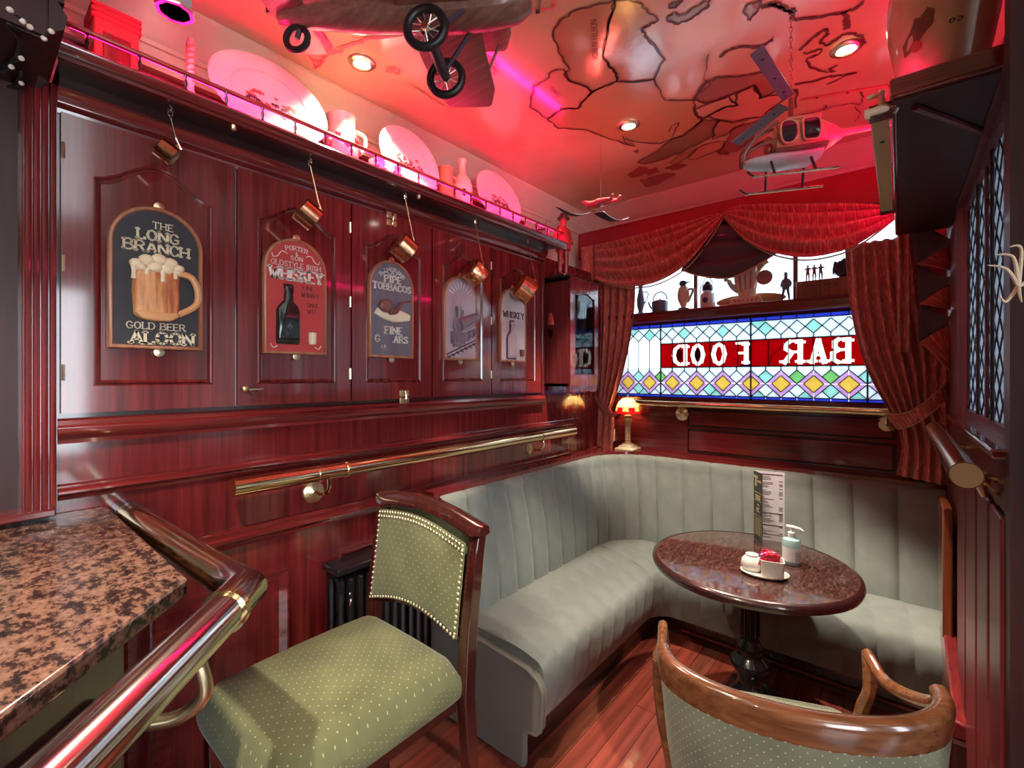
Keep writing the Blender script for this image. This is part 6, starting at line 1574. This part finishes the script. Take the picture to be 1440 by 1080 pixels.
# ================================================================== big stoneware vase on the soffit shelf
vc_ = Vector((.085, 1.68, 2.2915))
vs_ = thing('stoneware_vase', 'large cream stoneware vase with a small printed truck on the soffit shelf', 'vase', vc_)
MB().lathe([(0,0),(.072,0),(.078,.008),(.086,.05),(.100,.12),(.112,.19),(.115,.24),(.110,.30),(.095,.36),(.070,.40),(.05,.42),(.05,.45),(.058,.46),(.044,.46),(.04,.43),(0,.42)], vc_, 40).build('body', noisy(mat('cream salt glaze', (.66,.5,.32), .22, coat=.5), (6,6,6), [(.3,(.6,.44,.27)),(.7,(.72,.56,.38))]), vs_, smooth=60)
def vpt(a, z, o=.001):
    prof = [(0,.078),(.05,.086),(.12,.100),(.19,.112),(.24,.115),(.30,.110),(.36,.095)]
    for (z0, r0), (z1, r1) in zip(prof, prof[1:]):
        if z0 <= z <= z1: r = r0+(r1-r0)*(z-z0)/(z1-z0)
    return vc_ + Vector((math.cos(R(a))*(r+o), math.sin(R(a))*(r+o), z))
def decal(name, m, pts, o=.0012): MB().add([vpt(sum(a for a, z in pts)/len(pts), sum(z for a, z in pts)/len(pts), o)] + [vpt(a, z, o) for a, z in pts], [(0, k+1, (k+1) % len(pts) + 1) for k in range(len(pts))]).build(name, m, vs_, smooth=0, solid=.0006)
decal('truck_print', mat('vase brown print', (.16,.09,.05), .4), [(-140,.105),(-126,.112),(-112,.135),(-101,.150),(-99,.180),(-106,.192),(-114,.178),(-120,.182),(-126,.160),(-140,.135)])
decal('wheel_print', M['redgloss'], [(-122+7*math.cos(t), .115+.014*math.sin(t)) for t in [k*PI/6 for k in range(12)]], .0018)
MB().tube([vpt(-80,.20), vpt(-76,.225), vpt(-72,.245)], .0016, 5).tube([vpt(-84,.20), vpt(-80,.212), vpt(-76,.20), vpt(-84,.20)], .0012, 5).ell(vpt(-71.5,.247), .003, 6, 4).build('tool_print', M['black'], vs_)
t = TL(); text(t, '6', vpt(-82,.135), (math.sin(R(82)),0,.25), (0,0,1), .018, .16, .14, .0008, serif=False); text(t, '5'.replace('5','S'), vpt(-74,.135), (math.sin(R(74)),.2,.25), (0,0,1), .018, .16, .14, .0008, serif=False); t.build('number_print', M['black'], vs_, smooth=0)
# beer tap and rule on the soffit edge
tp = onY(1240, 150, 1.56)
tpp = thing('barrel_tap', 'small wooden barrel tap fixed at the edge of the soffit shelf', 'tap', tp)
MB().tube([tp+Vector((.03,.02,-.008)), tp+Vector((-.0,0,-.005)), tp+Vector((-.026,0,-.008))], [.011,.012,.010], 10).build('tap_barrel', M['cream'], tpp)
MB().lathe([(0,-.006),(.014,-.006),(.014,.006),(0,.006)], tp+Vector((-.03,0,-.01)), 14, M=rot('Y', 90)).build('tap_mouth', M['cream'], tpp)
MB().tube([tp, tp+Vector((0,0,.03))], .008, 8).tube([tp+Vector((.006,0,.032)), tp+Vector((-.03,0,.034))], .006, 8).ell(tp+Vector((.0,0,.034)), .010, 10, 6).build('tap_key', M['cream'], tpp)
rb = thing('brass_rule', 'long brass edged rule along the underside edge of the soffit shelf', 'rule', (-.045, 2.0, 2.25))
MB().box(-.062, -.022, 1.60, 2.50, 2.243, 2.262).build('rule_strip', M['ochre'], rb, bevel=.003)
MB().ell((-.04, 1.75, 2.242), (.006,.008,.003), 8, 5).build('screw', M['black'], rb)
for y in (1.58, 2.52): MB().box(-.064, -.014, y-.02, y+.02, 2.24, 2.27).build('rule_bracket', M['mahog_dk'], rb)
# antlers on the right wall
an_c = Vector((XR+.085, 1.405, 1.76)); 
an = thing('antlers', 'ivory antlers with curved tines on the dark jamb at the right edge', 'antlers', an_c)
MB().lathe([(0,0),(.05,0),(.055,.008),(.03,.014),(0,.014)], an_c+Vector((.03,.008,0)), 16, M=rot('X', 90)).build('mount', M['mahog_dk'], an)
base = onY(1432, 402, 1.36)
for tip, mid in (((1388,373),(1415,378)), ((1401,358),(1425,362)), ((1420,347),(1436,350)), ((1405,415),(1415,424)), ((1437,425),(1434,415))):
    MB().tube(smoothpath([onY(*tip, 1.33), onY(*mid, 1.34), base], 7), [.0007+.0032*(k/14)**.7 for k in range(15)], 8).build('tine', M['paleplank'], an)
MB().tube(smoothpath([base, an_c+Vector((.02,-.02,.02)), an_c+Vector((.03,0,0))], 6), .004, 8).build('beam', M['paleplank'], an)

# ================================================================== window shelf with its ornaments
ws = thing('window_shelf', 'mahogany shelf across the window above the stained glass', 'shelf', (-.8, 3.22, 1.94))
MB().box(-1.72, .10, 3.17, YB-.02, 1.985, 2.008).build('shelf_board', M['mahog_x'], ws, bevel=.003)
MB().loft([[Vector((x, 3.19+u, 1.938+v)) for u, v in ((0,0),(-.006,.01),(-.012,.03),(-.02,.047),(.02,.047),(.02,0))] for x in (-1.72, .10)]).build('apron', M['mahog_x'], ws)
SZ2 = 2.0095; SY = 3.225
def at(px): return Vector((onY(px, 420, SY).x, SY, SZ2))
c = at(901); o = pot_thing('metal_vase', 'slim dark pewter jug at the left end of the window shelf', 'jug', c, [(0,0),(.03,0),(.02,.01),(.016,.02),(.026,.06),(.03,.10),(.018,.16),(.014,.19),(.02,.21),(.014,.21),(0,.19)], 'slate')
MB().tube(smoothpath([c+Vector((.02,0,.16)), c+Vector((.055,0,.15)), c+Vector((.05,0,.11)), c+Vector((.026,0,.07))], 5), .004, 6).build('handle', M['slate'], o)
MB().tube(smoothpath([c+Vector((.01,0,.18)), c+Vector((-.01,0,.22)), c+Vector((-.02,0,.23))], 4), .006, 6).build('spout', M['slate'], o)
c = at(928); o = pot_thing('kettle', 'blue grey kettle with a hoop handle on the window shelf', 'kettle', c, [(0,0),(.052,0),(.055,.006),(.057,.07),(.05,.08),(.03,.086),(.008,.088),(.008,.096),(0,.10)], 'slate')
MB().tube([c+Vector((.052*math.cos(a), 0, .085+.06*math.sin(a))) for a in [k*PI/14 for k in range(15)]], .0045, 8).build('hoop_handle', M['slate'], o)
MB().tube(smoothpath([c+Vector((-.05,0,.03)), c+Vector((-.072,0,.045)), c+Vector((-.085,0,.08))], 5), [.010]*4+[.006]*7, 8).build('spout', M['slate'], o)
c = at(961); o = pot_thing('penguin_jug', 'bird shaped stoneware jug with a dark beak on the window shelf', 'jug', c, [(0,0),(.034,0),(.036,.012),(.016,.02),(.02,.03),(.038,.07),(.042,.11),(.034,.15),(.022,.165),(0,.17)], 'cream')
MB().ell(c+Vector((-.004,0,.185)), (.026,.022,.022), 12, 8).build('bird_head', M['darkfig'], o); MB().tube([c+Vector((.015,0,.188)), c+Vector((.05,-.005,.188))], [.008,.002], 8).build('beak', M['darkfig'], o)
MB().tube(smoothpath([c+Vector((.034,0,.14)), c+Vector((.064,0,.135)), c+Vector((.05,0,.09)), c+Vector((.03,0,.05))], 5), .009, 8).build('handle', M['cream'], o)
MB().lathe([(.037,.001),(.038,.012),(.036,.013)], c, 18).build('base_band', M['slate'], o)
c = at(994)+Vector((0,.015,0)); o = pot_thing('storm_lantern', 'white and dark storm lantern on the window shelf', 'lantern', c, [(0,0),(.05,0),(.05,.09),(.04,.10),(.03,.11),(0,.11)], 'white')
MB().lathe([(.03,.115),(.036,.12),(.034,.15),(.02,.165),(.012,.18),(0,.182)], c, 14).build('lantern_cap', M['darkfig'], o); MB().tube([c+Vector((.03*math.cos(a),0,.16+.045*math.sin(a))) for a in [k*PI/10 for k in range(11)]], .003, 6).build('wire_bail', M['darkfig'], o)
MB().ell(c+Vector((.0,-.05,.05)), (.018,.006,.02), 10, 6).build('lantern_badge', M['darkfig'], o)
MB().tube([c+Vector((-.05,0,.10)), c+Vector((-.045,0,.15)), c+Vector((-.03,0,.165))], .004, 6).build('lantern_bracket', M['slate'], o)
c = at(1050)
o = thing('oval_platter', 'tan oval platter standing behind the hand shaped teapot', 'platter', c+Vector((.01,.035,0)), )
pc_ = c+Vector((.012,.028,.028))
MB().lathe([(0,-.004),(1,-.002),(1.02,.003),(.98,.004),(0,.002)], pc_, 36, M=Matrix(((.20,0,0),(0,.3,-.5*0+0) if False else (0,0,-1),(0,.04,0)))).build('platter', M['ochre'], o, smooth=50)
o = thing('hand_teapot', 'tall cream hand shaped teapot with a curved spout on the window shelf', 'teapot', c)
MB().loft([[c+Vector((sx*(w), sy*(.035), zz_)) for sx, sy in ((-1,-1),(1,-1),(1,1),(-1,1))] for w, zz_ in ((.095,0),(.095,.012),(.085,.035),(.06,.045))]).build('patterned_base', M['cream'], o, bevel=.004)
t = MB()
for k in range(6): t.ell(c+Vector((-.062+k*.025,-.0345,.022)), (.006,.003,.006), 6, 4)
t.build('base_dots', M['redwall'], o)
MB().lathe([(.05,.04),(.052,.06),(.06,.11),(.07,.16),(.075,.20),(.07,.24),(.05,.25),(0,.25)], c, 8, ax=(1,.6)).build('body', M['cream'], o, smooth=60)
fg = MB()
for k in range(4): fg.tube([c+Vector((-.042+k*.028,-.035,.09)), c+Vector((-.05+k*.033,-.042,.17)), c+Vector((-.052+k*.035,-.03,.25))], [.012,.016,.014], 8)
fg.build('fingers', M['cream'], o)
MB().tube(smoothpath([c+Vector((-.045,0,.09)), c+Vector((-.09,0,.13)), c+Vector((-.11,0,.165)), c+Vector((-.135,0,.17))], 5), [.022]*5+[.016]*5+[.010]*6, 10).build('spout', M['cream'], o)
MB().tube(smoothpath([c+Vector((.06,0,.20)), c+Vector((.09,0,.24)), c+Vector((.12,0,.26))], 5), .016, 8).build('handle', M['ochre'], o)
c = onY(1075, 390, 3.20); o = thing('hanging_plaque', 'small round pinkish plaque hanging by the window beside the hand teapot', 'plaque', c)
MB().lathe([(0,-.004),(.042,-.004),(.046,0),(.042,.006),(0,.008)], c, 24, M=rot('X', 90), ax=(1,1)).build('disc', mat('mottled pink ceramic', (.4,.15,.16), .3, coat=.3), o); MB().tube([c+Vector((0,0,.045)), c+Vector((0,0,.30))], .001, 4).build('thread', M['steel'], o)
c = at(1105); fo2, j2 = figure('gentleman_figure', 'blue grey figure of a gentleman in a hat on the window shelf', c, .165, M['slate'], dict(ell=(.17,.0,.64), hal=(.16,-.04,.50), knl=(.09,0,.26), anl=(.11,.01,.05), tol=(.12,-.06,.02), knr=(-.09,0,.26), anr=(-.11,.01,.05), tor=(-.12,-.06,.02)))
MB().lathe([(.016,-.006),(.016,-.003),(.010,-.002),(.009,.012),(0,.013)], j2('top'), 12).build('hat', M['slate'], fo2); MB().lathe([(.02,.0),(.024,.03),(.016,.06),(0,.062)], j2('pel')+Vector((0,0,-.012)), 12, ax=(1,.7)).build('coat', M['slate'], fo2, smooth=60)
xa, xb = onY(1120, 405, 3.2).x, onY(1196, 405, 3.2).x
o = thing('inscribed_box', 'reddish wooden box with faded lettering at the right end of the window shelf', 'box', ((xa+xb)/2, 3.22, SZ2))
MB().box(xa, xb+.03, 3.185, 3.26, SZ2, SZ2+.10).build('box_body', M['oak'], o, bevel=.003)
t = MB(); xm = (xa+xb)/2
random.seed(17)
for zz_, hh_, n_, wd in ((.062, .014, 13, .15), (.044, .006, 16, .11), (.030, .006, 14, .09)):      # faded, illegible inscription
    for k in range(n_):
        x0_ = xm - wd/2 + wd*k/n_
        if k != n_//2: t.prism([(x0_, 3.1849, SZ2+zz_), (x0_+wd/n_*.62, 3.1849, SZ2+zz_), (x0_+wd/n_*.5, 3.1849, SZ2+zz_+hh_*random.uniform(.5, 1)), (x0_+wd/n_*.1, 3.1849, SZ2+zz_+hh_*random.uniform(.4, 1))], (0,-.0006,0))
t.build('box_lettering', M['letterdk'], o, smooth=0)['kind'] = 'stuff'
for k in range(3):
    b = Vector((xa+.055+k*.032, 3.22, SZ2+.101))
    ff_, jj = figure('seated_figure', ['left','middle','right'][k] + ' of the three small brown figures on the inscribed box', b, .10, mat('brown figure paint', (.25,.1,.09), .5), dict(elr=(-.16,0,.66), har=(-.2,0,.74), ell=(.16,0,.66), hal=(.2,0,.74)), group='three small figures on the inscribed box')
b = Vector((xb-.035, 3.22, SZ2+.1015)); o = thing('dark_bust', 'dark shaggy animal ornament on the right end of the inscribed box', 'ornament', b)
t = MB().ell(b+Vector((0,0,.045)), (.04,.03,.046), 14, 9).ell(b+Vector((.012,0,.08)), (.03,.026,.03), 12, 8); t.build('animal_body', M['darkfig'], o, smooth=60)
t = MB()
for k in range(14): t.tube([b+Vector((-.035+.005*k,-.026,.09-.003*(k % 4))), b+Vector((-.042+.006*k,-.034,.05)), b+Vector((-.046+.0066*k,-.03,.012))], [.006,.006,.002], 5)
t.build('shaggy_fur', M['darkfig'], o)
# papers at the left end
o = thing('paper_stack', 'few white leaflets lying at the left end of the window shelf', 'paper', (-1.60, 3.20, 2.0095))
for k in range(3): MB().box(-1.66+.008*k, -1.54+.01*k, 3.172+.004*k, 3.25, 2.0092+.002*k, 2.0108+.002*k).build('leaflet', M['paper'], o)

# ================================================================== hanging glass lantern near the first platter
gl0 = onX(246, 18, -1.50)
o = thing('glass_jar', 'faceted grey glass jar hanging above the plate shelf at the top edge', 'glass jar', gl0)
MB().lathe([(0,0),(.036,0),(.042,.006),(.046,.10),(.046,.20),(.03,.22),(.03,.235)], gl0, 8).build('jar', mat('grey green glass', (.42,.47,.45), .12, coat=.6), o, smooth=20)
MB().lathe([(.045,.0),(.047,.004),(.045,.008)], gl0, 8).build('foot_ring', M['tin'], o); MB().tube([gl0+Vector((0,0,.235)), Vector((gl0.x, gl0.y, ZT))], .003, 6).build('hanger', M['steel'], o)
# fairy lights on the canopy
fy = thing('fairy_lights', 'unlit fairy light string tangled on twigs under the dark canopy', 'string lights', (-1.55, .1, 2.30))
random.seed(9)
path = [onZ(x, y, 2.302) for x, y in ((58,4),(48,30),(30,22),(12,18),(26,55),(22,80),(8,95),(30,100),(14,130),(2,150))]
path = [Vector((min(p.x, -1.462), min(p.y, .12), p.z)) for p in path]
MB().tube(smoothpath(path, 5), .003, 6).build('wire', M['black'], fy)
for a, b in (((14,14),(10,10)), ((42,38),(38,42)), ((72,44),(60,52)), ((62,54),(48,50)), ((30,82),(14,88)), ((16,94),(2,102)), ((30,117),(10,122)), ((6,150),(0,160)), ((32,30),(22,20))):
    p, q = onZ(*a, 2.292), onZ(*b, 2.298)
    MB().tube([q, p], .003, 6).build('twig', M['black'], fy); MB().ell(p, (.006,.006,.006), 8, 6).build('bulb', M['fairy'], fy)

# ================================================================== recessed downlights
def downlight(c, label, energy, spread=98):
    o = thing('ceiling_downlight', label, 'downlight', c, 'recessed ceiling downlights')
    z = c[2]
    MB().lathe([(.030,-.001),(.034,-.010),(.048,-.008),(.056,-.002),(.056,.0)], c, 28, caps=False).build('bezel', M['pale_brass'], o, smooth=60)
    MB().lathe([(0,-.004),(.030,-.004),(.030,-.003),(0,-.003)], c, 24).build('lens', M['bulb'], o)
    d = bpy.data.lights.new('downlight_beam', 'SPOT'); d.energy = energy; d.color = (1, .86, .68); d.spot_size = R(spread); d.spot_blend = .35; d.shadow_soft_size = .03
    l = bpy.data.objects.new('downlight_beam', d); COL.objects.link(l); l.parent = o; l.location = (0, 0, -.02)
    return o
cz = ZT - .004
downlight((*onZ(509, 88, cz).xy, cz), 'recessed downlight beside the model biplane', DOWN_W*.5)
downlight((*onZ(884, 176, cz).xy, cz), 'recessed downlight in the middle of the map ceiling', DOWN_W*1.25, 70)
downlight((*onZ(1190, 68, cz).xy, cz), 'bright recessed downlight near the stoneware vase', DOWN_W*1.1, 46)
for i, (x, y) in enumerate(((-.55, -.25), (-1.1, -.9), (-.3, -1.5), (.5, -2.1))):  # unseen lamps added to fill the bar side with light
    downlight((x, y, cz), 'unseen fill downlight added behind the viewpoint' if i else 'unseen fill downlight added above the granite bar counter', FILL_W if i else DOWN_W*.75, 150 if i else 105)
